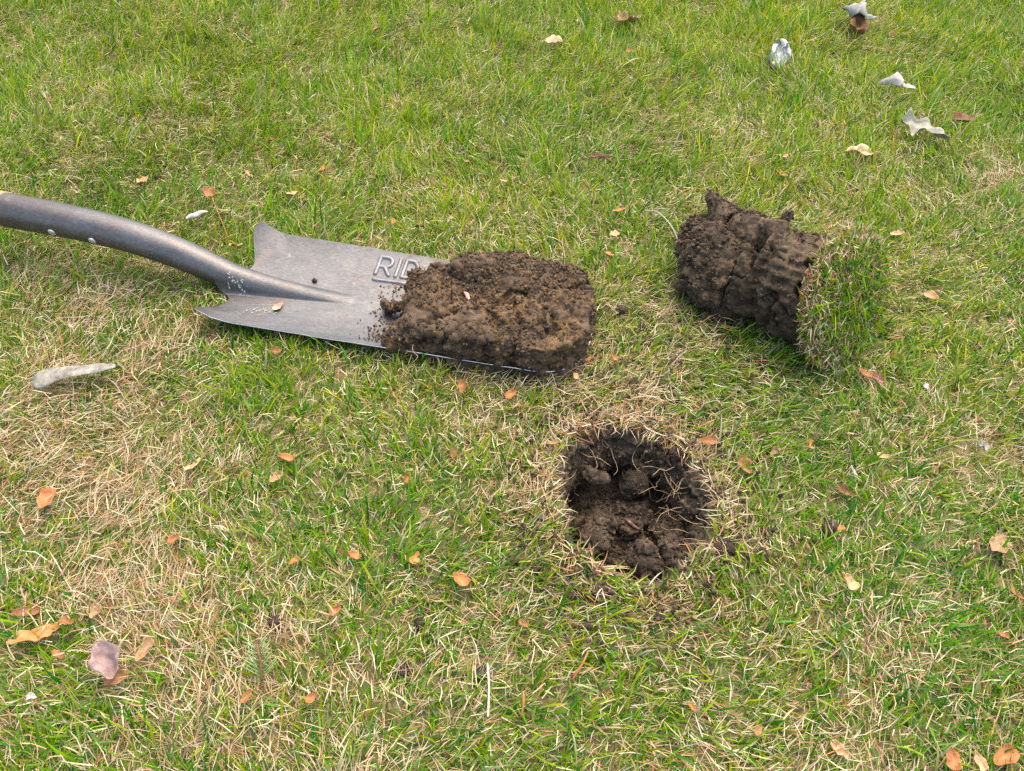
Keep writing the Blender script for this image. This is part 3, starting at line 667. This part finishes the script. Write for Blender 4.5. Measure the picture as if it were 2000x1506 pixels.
# ------------------------------------------------------------------ roots, worms, clods
hp = []
for px, py, z, sz in [(1165, 935, -.036, 26), (1240, 945, -.046, 34), (1192, 1005, -.076, 40), (1240, 1000, -.076, 56), (1300, 1040, -.058, 60), (1165, 1052, -.052, 50), (1352, 1012, -.032, 36),
        (1250, 1098, -.030, 46), (1310, 1085, -.026, 34), (1225, 1045, -.060, 44)]:
    q = at(px, py, z); s_ = sz / 2 / 1500
    for k in range(3): hp.append(('s', TM((q.x + random.gauss(0, s_ * .4), q.y + random.gauss(0, s_ * .4), q.z + random.gauss(0, s_ * .3)), [random.uniform(0, 360) for _ in range(3)], (s_ * random.uniform(.7, 1.1), s_ * random.uniform(.4, .8), s_ * random.uniform(.4, .8)))))
lumps = soil_mass('loose_lumps', hp, .0012, M_soil_hole, 700, hole, 1.0, 1.0, ochre=.3); lumps['kind'] = 'stuff'; granules(lumps, 2500, hole, M_soil_hole, 46)
granules(hole, 5000, hole, M_soil_hole, 45, .0030, mask=lambda V: V[:, 2] < -.006)
def wiggle(p0, d, L, seed, n=6, amp=.25):
    r_ = random.Random(seed); p = Vector(p0); d = Vector(d).normalized(); out = [p.copy()]
    for i in range(n):
        d = (d + Vector((r_.gauss(0, amp), r_.gauss(0, amp), r_.gauss(0, amp)))).normalized(); p = p + d * (L / n); out.append(p.copy())
    return spline(out, 3)
for i in range(80):                                    # roots hanging from the walls of the hole
    a = R(random.choice([random.uniform(20, 130), random.uniform(-20, 60), random.uniform(-60, 200)])); r_ = float(rimr(np.array([a]))[0]) * random.uniform(.93, 1.0); zz = -random.uniform(.008, .05)
    p = Vector((HX + r_ * math.cos(a), HY + r_ * math.sin(a), zz)); d = Vector((-math.cos(a), -math.sin(a), -random.uniform(.2, 1.6)))
    L = random.uniform(.018, .055); pts = wiggle(p, d, L, i, 6, .4)
    tube('root', pts, [.0006 * (1 - .7 * k / len(pts)) for k in range(len(pts))], M_root, hole, 5, False)
for i in range(12):                                     # fine roots at the ragged left end of the slab
    p = Vector((.235 + random.gauss(0, .012), -.050 + random.gauss(0, .006), random.uniform(.018, .036))); pts = wiggle(p, (random.gauss(0, .5), -1, -random.uniform(.2, 1.2)), random.uniform(.015, .03), 90 + i, 6, .4)
    tube('root', pts, [.0004 * (1 - .6 * k / len(pts)) for k in range(len(pts))], M_root, slab, 5, False)
for i in range(14):
    q = prel(random.uniform(1400, 1560), random.uniform(470, 600), .09); pts = wiggle(q, (random.gauss(0, 1), random.gauss(0, 1), -.3), random.uniform(.012, .03), 190 + i, 5, .4)
BV = {}
def surf(o, x, y, z0=.3, M=None):
    """height of a soil mesh's top at x, y of its own frame"""
    from mathutils.bvhtree import BVHTree
    if o.name not in BV:
        me = o.data; BV[o.name] = BVHTree.FromPolygons([tuple(v_.co) for v_ in me.vertices], [tuple(p.vertices) for p in me.polygons])
    hit = BV[o.name].ray_cast(Vector((x, y, z0)), Vector((0, 0, -1))); return hit[0]
def surf_cam(o, px, py, root):
    from mathutils.bvhtree import BVHTree
    surf(o, 0, 0); Mi = root.matrix_basis.inverted(); a = Mi @ Vector((0, 0, CH)); b = Mi @ at(px, py, 0); h_ = BV[o.name].ray_cast(a, (b - a).normalized()); return (root.matrix_basis @ h_[0]) if h_[0] else None
def worm(px, py, px2, py2, o, root, rad_, mat, label):
    pts = [surf_cam(o, px + (px2 - px) * t, py + (py2 - py) * t, root) for t in (0, .33, .66, 1)]
    pts = [p + Vector((0, -.0006, .0012)) for p in pts if p]
    if len(pts) < 2: return
    pts[1] = pts[1] + Vector((.0006, .001, .0006)); c = pts[0].copy(); pts = spline([p - c for p in pts], 6); n = len(pts)
    w_ = tube('earthworm', pts, [rad_ * (.35 + .65 * math.sin(math.pi * min(max((k + .6) / n, .12), .88)) ** .5) * (1 + .06 * (k % 2)) for k in range(n)], mat, None, 10)
    w_.location = c; tag(w_, label, 'earthworm')
worm(907, 573, 918, 587, slab_soil, slab, .0022, M_worm, 'small pink earthworm end poking out of the soil slab on the shovel')
worm(1212, 1012, 1248, 1034, lumps, hole, .0018, M_worm_dark, 'dull reddish earthworm lying on the soil inside the hole')

CL = []
for i in range(5):
    bm = bmesh.new(); bmesh.ops.create_icosphere(bm, subdivisions=4, radius=1); me = bpy.data.meshes.new('soil_clod'); bm.to_mesh(me); bm.free()
    o = bpy.data.objects.new('soil_clod', me); V = verts(o); V *= np.array([1, random.uniform(.7, .95), random.uniform(.6, .8)]); d = V / np.linalg.norm(V, axis=1)[:, None]
    a_, ia = dome(V, .62, 800 + i * 9); b_, ib_ = dome(V, .3, 804 + i * 9); c_, _ = dome(V, .16, 807 + i * 9); V = V * .72 + d * (.36 * a_ * (.3 + 1.2 * ia) + .24 * b_ * (.3 + ib_) + .08 * c_ + .45 * vnoise(V, .8, 810 + i))[:, None]; setv(o, V)
    set_tint(o, np.stack([ib_, .3 * ia, ib_], 1)); me.materials.append(M_soil_dark); me.polygons.foreach_set('use_smooth', np.full(len(me.polygons), True)); CL.append(me); bpy.data.objects.remove(o)
CLB = CL[0].copy(); CLB.materials[0] = M_soil_brown
def clod(px, py, size, label, z=.004, me=None, group='soil clods scattered on the grass'):
    p = at(px, py, z); p.z = z + gz1(p.x, p.y); o = link(bpy.data.objects.new('soil_clod', me or random.choice(CL)))
    s = size / 2 / 2450; o.scale = (s, s, s); o.location = p; o.rotation_euler = (random.uniform(-.4, .4), random.uniform(-.4, .4), random.uniform(0, 6)); tag(o, label, 'soil clod', group)
for c in [(1216, 608, 32, 'dark soil clod on the grass just right of the soil slab'), (1256, 640, 24, 'soil clod between the soil slab and the turf plug, the lower of two'),
          (1488, 706, 26, 'soil clod on the grass below the middle of the turf plug'), (1238, 752, 30, 'flat soil clod on the grass above the hole and below the shovel tip'),
          (1412, 1076, 40, 'largest dark soil clod at the lower right lip of the hole'), (1418, 1104, 22, 'small clod just beneath the large one at the lower right lip of the hole'), (1616, 1040, 38, 'dark soil clod alone in the grass right of the hole'),
          (1000, 1096, 27, 'smooth dark soil clod on the grass left below the hole'), (1156, 1120, 20, 'little clod close to the lower left lip of the hole'),
          (1112, 1168, 26, 'soil clod left of the tan one under the hole'), (1145, 1172, 24, 'soil clod touching the tan clod on its left'), (1046, 1112, 24, 'crumbly clod right of the smooth dark one left below the hole'),
          (541, 1222, 26, 'soil clod in the grass at the lower left, between two straw patches'), (818, 1216, 24, 'soil clod in the grass below the leaves left of the hole'),
          (942, 1312, 28, 'soil clod beside a tall straw patch near the bottom middle'), (790, 1302, 28, 'soil clod left of the straw patch near the bottom middle'),
          (1374, 806, 24, 'soil clod in the grass above the right side of the hole'), (1346, 826, 20, 'crumb of soil above the right side of the hole, lower of a pair'),
          (1320, 880, 26, 'soil clod on the upper right lip of the hole'), (1068, 832, 24, 'soil clod in the grass above left of the hole'), (1340, 742, 22, 'soil clod in the grass under the left end of the turf plug'),
          (1488, 1046, 20, 'small clod in the grass between the hole and the lone clod on the right'), (1262, 668, 20, 'small round clod right of the rounded end of the shovel'),
          (614, 548, 9, None)]:
    if c[3]: clod(*c)
clod(1176, 1164, 36, 'tan brown soil clod on the grass just below the hole', me=CLB); clod(1332, 574, 30, 'tan round clod leaning on the left end of the turf plug', z=.014, me=CLB)
def bz1(x, y): return float(blade_z(np.array([x]), np.array([y]))[0])
def on_blade(px, py):
    p = at(px, py, .016)
    for _ in range(4): q = SM.inverted() @ p; p = at(px, py, bz1(q.x, q.y) + .001)
    return p
p = on_blade(614, 549); o = link(bpy.data.objects.new('soil_clod', CL[2])); o.location = p; o.scale = (.0026,) * 3; tag(o, 'tiny round soil pellet lying on the upper middle of the bare blade', 'soil pellet')
p = on_blade(750, 645); o = link(bpy.data.objects.new('soil_clod', CL[1])); o.location = p; o.scale = (.0016,) * 3; tag(o, 'tiny soil pellet on the blade next to the left end of the soil slab', 'soil pellet')

def crumbs(name, pts, mat, label):
    bm = bmesh.new(); bmesh.ops.create_icosphere(bm, subdivisions=1, radius=1); b = np.array([tuple(v_.co) for v_ in bm.verts]); f = np.array([[v_.index for v_ in q.verts] for q in bm.faces]); bm.free()
    V = []; F = []; T = []
    for i, (x, y, z, s) in enumerate(pts):
        V.append(b * s * rng.uniform(.6, 1.3, (len(b), 1)) * rng.uniform(.7, 1.2, 3) + [x, y, z]); F.append(f + i * len(b)); T.append(np.tile(rng.uniform(0, 1, 3), (len(b), 1)))
    o = mesh_np(name, np.concatenate(V), np.concatenate(F), mat, None, False, np.concatenate(T)); tag(o, label, kind='stuff'); return o
pts = []
for i in range(1800):
    a = random.uniform(-math.pi, math.pi); rr_ = float(rimr(np.array([a]))[0]) + abs(random.gauss(0, .035)); x, y = HX + rr_ * math.cos(a), HY + rr_ * math.sin(a); pts.append((x, y, gz1(x, y) + random.uniform(.003, .012), abs(random.gauss(.0010, .0009)) + .0004))
for i in range(420):
    p = at(random.gauss(1260, 110), random.gauss(700, 70), 0); pts.append((p.x, p.y, random.uniform(.003, .012), abs(random.gauss(.0010, .0009)) + .0004))
for i in range(260):
    p = at(random.gauss(1440, 70), random.gauss(620, 30), 0); pts.append((p.x, p.y, random.uniform(.003, .012), abs(random.gauss(.0014, .001)) + .0004))
crumbs('soil_crumbs', pts, M_soil_dark, 'fine soil crumbs spilled round the hole and the plug')
pts = []
for i in range(260):
    x = .202 + abs(random.gauss(0, .006)) * random.choice([-1, 1]) - abs(random.gauss(0, .008)); y = random.uniform(-.055, .05); q = SM @ Vector((x, y, bz1(x, y) + .0007)); pts.append((q.x, q.y, q.z, abs(random.gauss(.0005, .0006)) + .0003))
crumbs('soil_crumbs', pts, M_soil_brown, 'soil crumbs on the blade beside the slab')

# ------------------------------------------------------------------ leaf litter
def leafmat(name, a, b, rough=.6):
    m, nt, bs = newmat(name); co = coords(nt); n = noise(nt, co, 90, 4, .7); n2 = noise(nt, co, 500, 3, .6)
    oi_ = N(nt, 'ShaderNodeObjectInfo'); c = ramp(nt, n, [(.35, a), (.65, b)]); c = mix(nt, 1.0, c, ramp(nt, oi_.outputs['Random'], [(0, (.55, .60, .62)), (.5, (.85, .82, .85)), (1, (1.05, 1.1, 1.15))]), 'MULTIPLY'); c = mix(nt, .6, c, ramp(nt, n2, [(.3, (.7, .68, .66)), (.7, (1.25, 1.25, 1.25))]), 'MULTIPLY')
    nt.links.new(c, bs.inputs['Base Color']); bs.inputs['Roughness'].default_value = rough; bs.inputs['Specular IOR Level'].default_value = .3
    t = N(nt, 'ShaderNodeBsdfTranslucent'); nt.links.new(c, t.inputs[0]); mx = N(nt, 'ShaderNodeMixShader'); mx.inputs[0].default_value = .2
    nt.links.new(bs.outputs[0], mx.inputs[1]); nt.links.new(t.outputs[0], mx.inputs[2]); nt.links.new(mx.outputs[0], nt.nodes['Material Output'].inputs[0]); bump(nt, n2, bs, .5, .0006); return m
LM = dict(orange=leafmat('orange_bract', (.34, .115, .035), (.55, .24, .09)), pale=leafmat('pale_orange_bract', (.46, .24, .11), (.60, .40, .22)), brown=leafmat('brown_leaf', (.20, .085, .035), (.36, .17, .075)),
          tan=leafmat('tan_leaf', (.50, .36, .20), (.62, .48, .30)), mauve=leafmat('mauve_leaf', (.26, .17, .16), (.38, .27, .25)), white=leafmat('bleached_leaf', (.36, .34, .31), (.60, .585, .55)), cream=leafmat('cream_leaf', (.50, .44, .33), (.66, .60, .48)),
          grey=leafmat('grey_bark', (.20, .175, .145), (.46, .43, .37)), pink=leafmat('pink_petal', (.62, .22, .18), (.70, .40, .28)), red=leafmat('reddish_leaf', (.30, .11, .09), (.42, .20, .15)))
M_petal_tip = plain('yellow_green_tip', (.55, .55, .20), .6)
def leaf(name, L, Wd, curl, cup, crum, shape, mat, parent=None):
    nu, nv = 18, 11; V = []; sd_ = random.randint(0, 9999); r_ = random.Random(sd_)
    ph = [r_.uniform(0, 6) for _ in range(6)]
    for i in range(nu):
        t = i / (nu - 1)
        if shape == 'bract': wd = math.sin(math.pi * min(t ** .62, 1)) ** .6 * (1 - .25 * t)
        elif shape == 'lobed': wd = (math.sin(math.pi * t ** .8) ** .5) * (.75 + .3 * abs(math.sin(t * 9 + ph[0])))
        elif shape == 'chip': wd = min(1, .6 + 12 * t) * (.30 + .70 * (1 - t ** 1.5)) * (.94 + .06 * math.sin(t * 19 + ph[1]))
        elif shape == 'strip': wd = min(1, 8 * t, 8 * (1 - t) + .15) * (.85 + .2 * math.sin(t * 7 + ph[1]))
        else: wd = math.sin(math.pi * t ** .75) ** .75
        wd = max(wd, .03)
        for j in range(nv):
            s = 2 * j / (nv - 1) - 1; e = 1 + .13 * math.sin(11 * t + ph[2] + 3 * s) * abs(s)
            ang = curl * (t - .5); x = (t - .5) * L; 
            if abs(curl) > .01: x = L / curl * math.sin(ang); z = L / curl * (1 - math.cos(ang))
            else: z = 0
            ca = cup * s; ww = Wd / 2 * wd * e
            if abs(cup) > .01: yy = ww * math.sin(ca) / cup; zz = ww * (1 - math.cos(ca)) / abs(cup) * (1 if cup > 0 else -1)
            else: yy = ww * s; zz = 0
            V.append((x, yy, z + zz - .04 * Wd * math.exp(-(s * 6) ** 2)))
    V = np.array(V); V[:, 2] += crum * L * (vnoise(V + sd_, L * .35, 3) * .20 + vnoise(V + sd_, L * .16, 4) * .13 + vnoise(V + sd_, L * .08, 5) * .05); V[:, :2] += crum * L * .12 * np.stack([vnoise(V + sd_, L * .3, 7), vnoise(V + sd_, L * .3, 9)], 1)
    V[:, 2] -= V[:, 2].mean(); o = mesh_np(name, V, grid_faces(nu, nv), mat, parent)
    so = o.modifiers.new('thickness', 'SOLIDIFY'); so.thickness = .00035; return o
PXM = 1550.0
def put(o, px, py, z, rz, tilt=(0, 0)):
    p = at(px, py, z); p.z = z + gz1(p.x, p.y); o.location = p; o.rotation_euler = (tilt[0], tilt[1], rz)
G_BR = 'orange bud scales fallen on the lawn'
BR = [ # px, py, size, colour, label
 (1228, 94, 22, 'orange', 'small orange scale near the top, under the pale crumpled leaf'), (735, 52, 22, 'orange', 'orange scale near the top edge, left of the middle'), (630, 183, 15, 'orange', 'tiny orange scale in the upper left grass above the shovel blade'),
 (527, 272, 20, 'orange', 'orange scale in the grass well above the neck of the shovel'), (280, 352, 24, 'pale', 'pale orange scale in the grass above the shovel socket'), (487, 342, 22, 'pale', 'pale scale in the grass above the far foot step of the blade'),
 (630, 328, 20, 'orange', 'orange scale above the shovel, upper left of its neighbours'), (740, 344, 24, 'pale', 'pale orange scale in the grass above the raised letters'), (570, 379, 22, 'pale', 'pale orange scale between the far foot step and the scales above it'),
 (913, 316, 16, 'pale', 'pink orange scale in the grass above the soil slab, farther one'), (983, 355, 20, 'pale', 'pink orange scale in the grass above the soil slab, nearer one'), (820, 441, 20, 'brown', 'brown scale in the grass just above the far edge of the blade'),
 (768, 432, 20, 'orange', 'orange scale just above the blade edge near the raised letters'), (1208, 413, 24, 'orange', 'uppermost of three orange scales left of the turf plug'), (1200, 455, 27, 'pale', 'middle one of three orange scales left of the turf plug'),
 (1191, 495, 24, 'orange', 'lowest of three orange scales left of the turf plug'), (462, 480, 26, 'pale', 'pale scale between the socket and the far foot step'), (541, 689, 24, 'orange', 'bright orange scale under the near edge of the blade'),
 (903, 760, 32, 'orange', 'orange scale in the grass below the soil slab, left of its twin'), (996, 774, 30, 'orange', 'orange scale in the grass below the soil slab, right of its twin'), (1126, 739, 24, 'pale', 'pale scale below the rounded tip of the shovel'),
 (1146, 698, 22, 'orange', 'upright orange scale touching the shovel tip on the right'), (1202, 698, 28, 'orange', 'orange scale right of the upright one by the shovel tip'), (560, 894, 30, 'orange', 'large orange scale in the grass left of the middle, upper of a pair'),
 (539, 931, 28, 'pale', 'pale scale in the grass left of the middle, lower of a pair'), (886, 889, 30, 'brown', 'ragged brown scale standing in straw left of the hole'), (796, 936, 22, 'orange', 'orange scale left of the hole, level with its upper half'),
 (84, 972, 42, 'orange', 'big orange bract at the left edge under the straw patch'), (900, 1130, 38, 'orange', 'bright orange pointed bract below left of the hole'), (811, 1090, 32, 'orange', 'orange bract with pale tip beside clods left of the hole'),
 (692, 1084, 30, 'orange', 'bright orange bract left of the one with a pale tip'), (575, 1099, 26, 'orange', 'orange bract among long green blades, lower left of the middle'), (1080, 869, 20, 'orange', 'orange scale on straw at the upper left lip of the hole'),
 (1382, 860, 36, 'orange', 'orange bract half under grass at the upper right of the hole'), (1455, 914, 36, 'brown', 'curled brown scale with serrated edge right of the hole'), (1510, 887, 26, 'pale', 'scaly pale bract upper right of the curled brown one'),
 (1655, 962, 34, 'brown', 'dark orange bract lying in green grass right of the hole'), (1726, 891, 24, 'pale', 'narrow pale bract in the grass right of the hole'), (1946, 1068, 46, 'pale', 'wide pale orange bract near the right edge'),
 (1658, 1141, 34, 'pale', 'pale orange bract in the lower right grass alone'), (1636, 1466, 38, 'pale', 'pale pink bract at the bottom right, leftmost of four'), (1857, 1487, 40, 'orange', 'orange bract at the bottom edge, second of four from the left'),
 (1910, 1490, 30, 'pale', 'pale bract at the bottom edge, third of four from the left'), (1955, 1481, 46, 'orange', 'orange bract at the bottom right corner, rightmost of four'), (1478, 1432, 30, 'brown', 'reddish scaly bud at the bottom, right of the middle'),
 (190, 1200, 32, 'pale', 'pale orange scale near the lower left leaves'), (133, 1216, 30, 'orange', 'orange scale just left of the pale one by the lower left leaves'), (288, 1275, 40, 'pale', 'pale orange bract right of the mauve leaf'),
 (50, 1195, 44, 'brown', 'brown curled scale at the lower left edge'), (117, 1281, 22, 'orange', 'small orange scale left below the mauve leaf'), (487, 1366, 28, 'orange', 'round orange scale in the lower left straw, left of a pair'),
 (612, 1366, 28, 'orange', 'round orange scale in the lower left straw, right of a pair'), (657, 1196, 28, 'orange', 'orange scale in the grass below the long green blades'), (343, 1056, 26, 'orange', 'orange scale standing in the left straw'),
 (375, 905, 34, 'pale', 'faded orange scale on the straw left of the middle'), (1426, 641, 24, 'orange', 'orange scale under the loose lump of the turf plug'), (1751, 460, 22, 'pale', 'pink orange scale behind the turf cap'),
 (1820, 577, 28, 'pale', 'pale orange scale in the grass right of the turf cap'), (1690, 732, 34, 'orange', 'orange scale below the turf cap, left of its twin'), (1712, 742, 24, 'red', 'reddish scale below the turf cap, right of its twin'),
 (1525, 342, 22, 'orange', 'orange scale in long grass above the turf plug'), (1530, 308, 18, 'pale', 'pale scale in long grass high above the turf plug'), (1350, 1385, 20, 'orange', 'slim orange scale near the bottom, right of the middle'),
 (1022, 1215, 22, 'orange', 'slim orange scale in the grass under the hole to the left'), (1583, 870, 20, 'orange', 'small orange scale in the grass right of the scaly bract'), (1960, 1236, 24, 'brown', 'yellow brown scale near the right edge below the wide bract'),
 (1990, 1160, 26, 'orange', 'orange scale cut by the right edge'), (1640, 1035, 20, 'orange', 'orange scale just right of the lone dark clod')]
for px, py, sz, cl, lb in BR:
    random.seed(px * 7 + py); L = sz * random.uniform(.9, 1.08) * (at(px, py, .015) - Vector((0, 0, CH))).length / FPX
    o = leaf('bud_scale', L, L * random.uniform(.5, .72), random.uniform(.5, 1.6), random.uniform(.5, 1.1), random.uniform(.1, .6), random.choice(['bract', 'bract', 'leaf', 'lobed']), LM[cl])
    put(o, px, py, random.uniform(.011, .019), random.uniform(0, 6.3), (random.uniform(-.6, .3), random.uniform(-.4, .4))); tag(o, lb, 'bud scale', G_BR)
def single(name, cat, px, py, L, Wd, curl, cup, crum, shape, mat, rz, lb, z=.024, tilt=(0, 0)):
    random.seed(px + py); d = (at(px, py, z) - Vector((0, 0, CH))).length / FPX
    o = leaf(name, L * d * .88, Wd * d * .88, curl, cup, crum, shape, LM[mat]); put(o, px, py, z, R(rz), tilt); tag(o, lb, cat); return o
single('fallen_leaf', 'leaf', 1224, 30, 52, 40, .8, .8, 1.3, 'lobed', 'pale', 10, 'crumpled pale orange leaf near the top edge, right of the middle')
single('fallen_leaf', 'leaf', 1080, 82, 42, 30, 1.0, .9, .6, 'leaf', 'tan', 160, 'small tan leaf near the top, lower left of the crumpled orange one')
single('fallen_leaf', 'leaf', 1675, 50, 60, 46, 1.2, .9, .8, 'leaf', 'brown', 75, 'brown curled leaf at the upper right under a white scrap', .026)
single('fallen_leaf', 'leaf', 1682, 24, 66, 30, -.9, -.6, 1.1, 'lobed', 'white', -15, 'bleached white leaf lying over a brown leaf at the upper right', .038)
single('fallen_leaf', 'leaf', 1524, 97, 48, 44, .6, .5, 2.3, 'lobed', 'white', 40, 'crumpled white leaf alone in the upper right grass', .028)
single('fallen_leaf', 'leaf', 1758, 160, 66, 24, -.7, -.6, .9, 'leaf', 'white', -35, 'grey white curled leaf in the right grass, above the cream one', .026, (.3, 0))
single('fallen_leaf', 'leaf', 1805, 247, 84, 40, .6, .7, 1.1, 'lobed', 'cream', -35, 'twisted cream leaf in the long grass at the right', .028, (.1, 0))
single('fallen_leaf', 'leaf', 1884, 228, 46, 34, 1.2, 1.1, .5, 'leaf', 'brown', 10, 'brown cupped leaf right of the twisted cream one', .026)
single('fallen_leaf', 'leaf', 1690, 294, 66, 28, .5, .5, .8, 'leaf', 'tan', 0, 'flat tan leaf half hidden in long grass at the right', .018)
single('fallen_leaf', 'leaf', 1174, 311, 58, 18, -1.3, 1.8, .3, 'leaf', 'red', -15, 'reddish rolled leaf in the grass above the gap between shovel and plug', .026)
single('fallen_leaf', 'leaf', 385, 420, 48, 24, -.9, -1.6, .3, 'leaf', 'white', 25, 'pale grey rolled leaf in the grass above the shovel socket', .024)
lf = single('fallen_leaf', 'leaf', 410, 377, 40, 26, .9, .8, .4, 'leaf', 'orange', -60, 'orange leaf on a long thin stem above the shovel socket', .028)
a_ = at(416, 388, .028) - lf.location; st = tube('stem', [tuple((Matrix.Rotation(-R(-60), 4, 'Z') @ (p_ - lf.location))) for p_ in spline([at(414, 386, .029), at(430, 425, .027), at(442, 455, .024), at(445, 470, .018)], 5)], .0007, LM['orange'], lf, 6)
mv = single('fallen_leaf', 'leaf', 212, 1296, 82, 58, .5, .8, .7, 'leaf', 'mauve', -55, 'mauve grey leaf lying flat in the lower left grass', .030, (.15, .1))
single('fallen_leaf', 'leaf', 236, 1328, 48, 30, .6, .6, .5, 'leaf', 'brown', 30, 'brown leaf peeping out under the mauve leaf', .018)
single('fallen_leaf', 'leaf', 70, 1242, 84, 28, .5, .5, .9, 'lobed', 'orange', 28, 'rotting pale orange leaf near the lower left edge', .016)
single('fallen_leaf', 'leaf', 1922, 872, 26, 20, .8, .9, 1.2, 'lobed', 'white', 0, 'small white scrap of leaf near the right edge', .024)
single('fallen_leaf', 'leaf', 1804, 760, 22, 9, .8, .9, .6, 'leaf', 'white', 80, 'tiny white shred of leaf in the grass right below the turf cap', .024)
single('fallen_leaf', 'leaf', 1668, 918, 26, 7, .5, .9, .4, 'leaf', 'white', 100, 'slim grey white shred in the grass right of the hole', .024)
single('fallen_leaf', 'leaf', 70, 1367, 20, 12, .5, .9, .9, 'leaf', 'white', 0, 'tiny white scrap in the grass at the lower left', .02)
single('bark_chip', 'bark chip', 143, 724, 150, 46, -.3, -.45, .10, 'chip', 'grey', 14, 'long curved grey bark chip on the grass at the left edge', .022)
# petal on the blade
p = on_blade(545, 599); o = leaf('petal', .013, .009, .8, .5, .4, 'bract', LM['pink']); o.location = p + Vector((0, 0, .0015)); o.rotation_euler = (0, 0, R(60)); tag(o, 'pink petal with a yellow green end lying on the blade', 'petal')
t2 = leaf('petal_tip', .006, .006, .5, .4, .4, 'leaf', M_petal_tip, o); t2.location = (-.0055, 0, .0008)
# thin grey stem arching beside the plug
pts = spline([at(1262, 412, .020), at(1285, 415, .040), at(1310, 440, .055), at(1324, 470, .052), at(1332, 505, .040), at(1330, 540, .012)], 6); c = pts[-1].copy()
o = tube('dead_twig', [p_ - c for p_ in pts], .0008, M_twig, None, 7); o.location = c; tag(o, 'thin grey dry stem arching up beside the left end of the turf plug', 'stem')
# broken straws lying on top, long enough to be told apart
for i, (x0, y0, x1, y1, lb) in enumerate([(1118, 1328, 1148, 1275, 'reddish brown pine needle near the bottom, right of the middle'), (1018, 1400, 1022, 1350, 'reddish dry needle near the bottom middle'), (952, 1296, 953, 1400, 'long pale straw standing upright near the bottom middle')]):
    a, b = at(x0, y0, .022), at(x1, y1, .030 if i < 2 else .05); c = a.copy(); o = tube('dry_stalk', spline([Vector((0, 0, 0)), (b - a) * .5 + Vector((.001, 0, .002)), b - a], 5), .0008, LM['orange'] if i < 2 else LM['cream'], None, 6); o.location = c; tag(o, lb, 'stalk')
# green conifer sprig
sp0, sp1 = at(512, 1330, .022), at(502, 1258, .040); sprig = empty('conifer_sprig', tuple(sp0)); tag(sprig, 'green conifer sprig with soft needles in the lower left grass', 'sprig')
ax_ = sp1 - sp0; tube('stem', spline([Vector((0, 0, 0)), ax_ * .5 + Vector((.001, 0, .002)), ax_], 4), .0008, LM['brown'], sprig, 6)
M_needle = plain('needle_green', (.19, .31, .11), .5, 0, .3); sidev = ax_.cross(Vector((0, 0, 1))).normalized()
for i in range(9):
    t = .10 + i * .10; b0 = ax_ * t
    for s in (-1, 1):
        d = (sidev * s * (1.0 - .25 * t) + ax_.normalized() * .75 + Vector((0, 0, random.uniform(.0, .35)))).normalized() * .017 * (1.1 - .35 * t)
        tube('needle', [b0, b0 + d * .6 + Vector((0, 0, .001)), b0 + d], [.0006, .0005, .0001], M_needle, sprig, 5)
print('TRIS', sum(sum(max(len(p.vertices) - 2, 0) for p in me.polygons) for me in {o.data for o in S.objects if o.type == 'MESH'}))
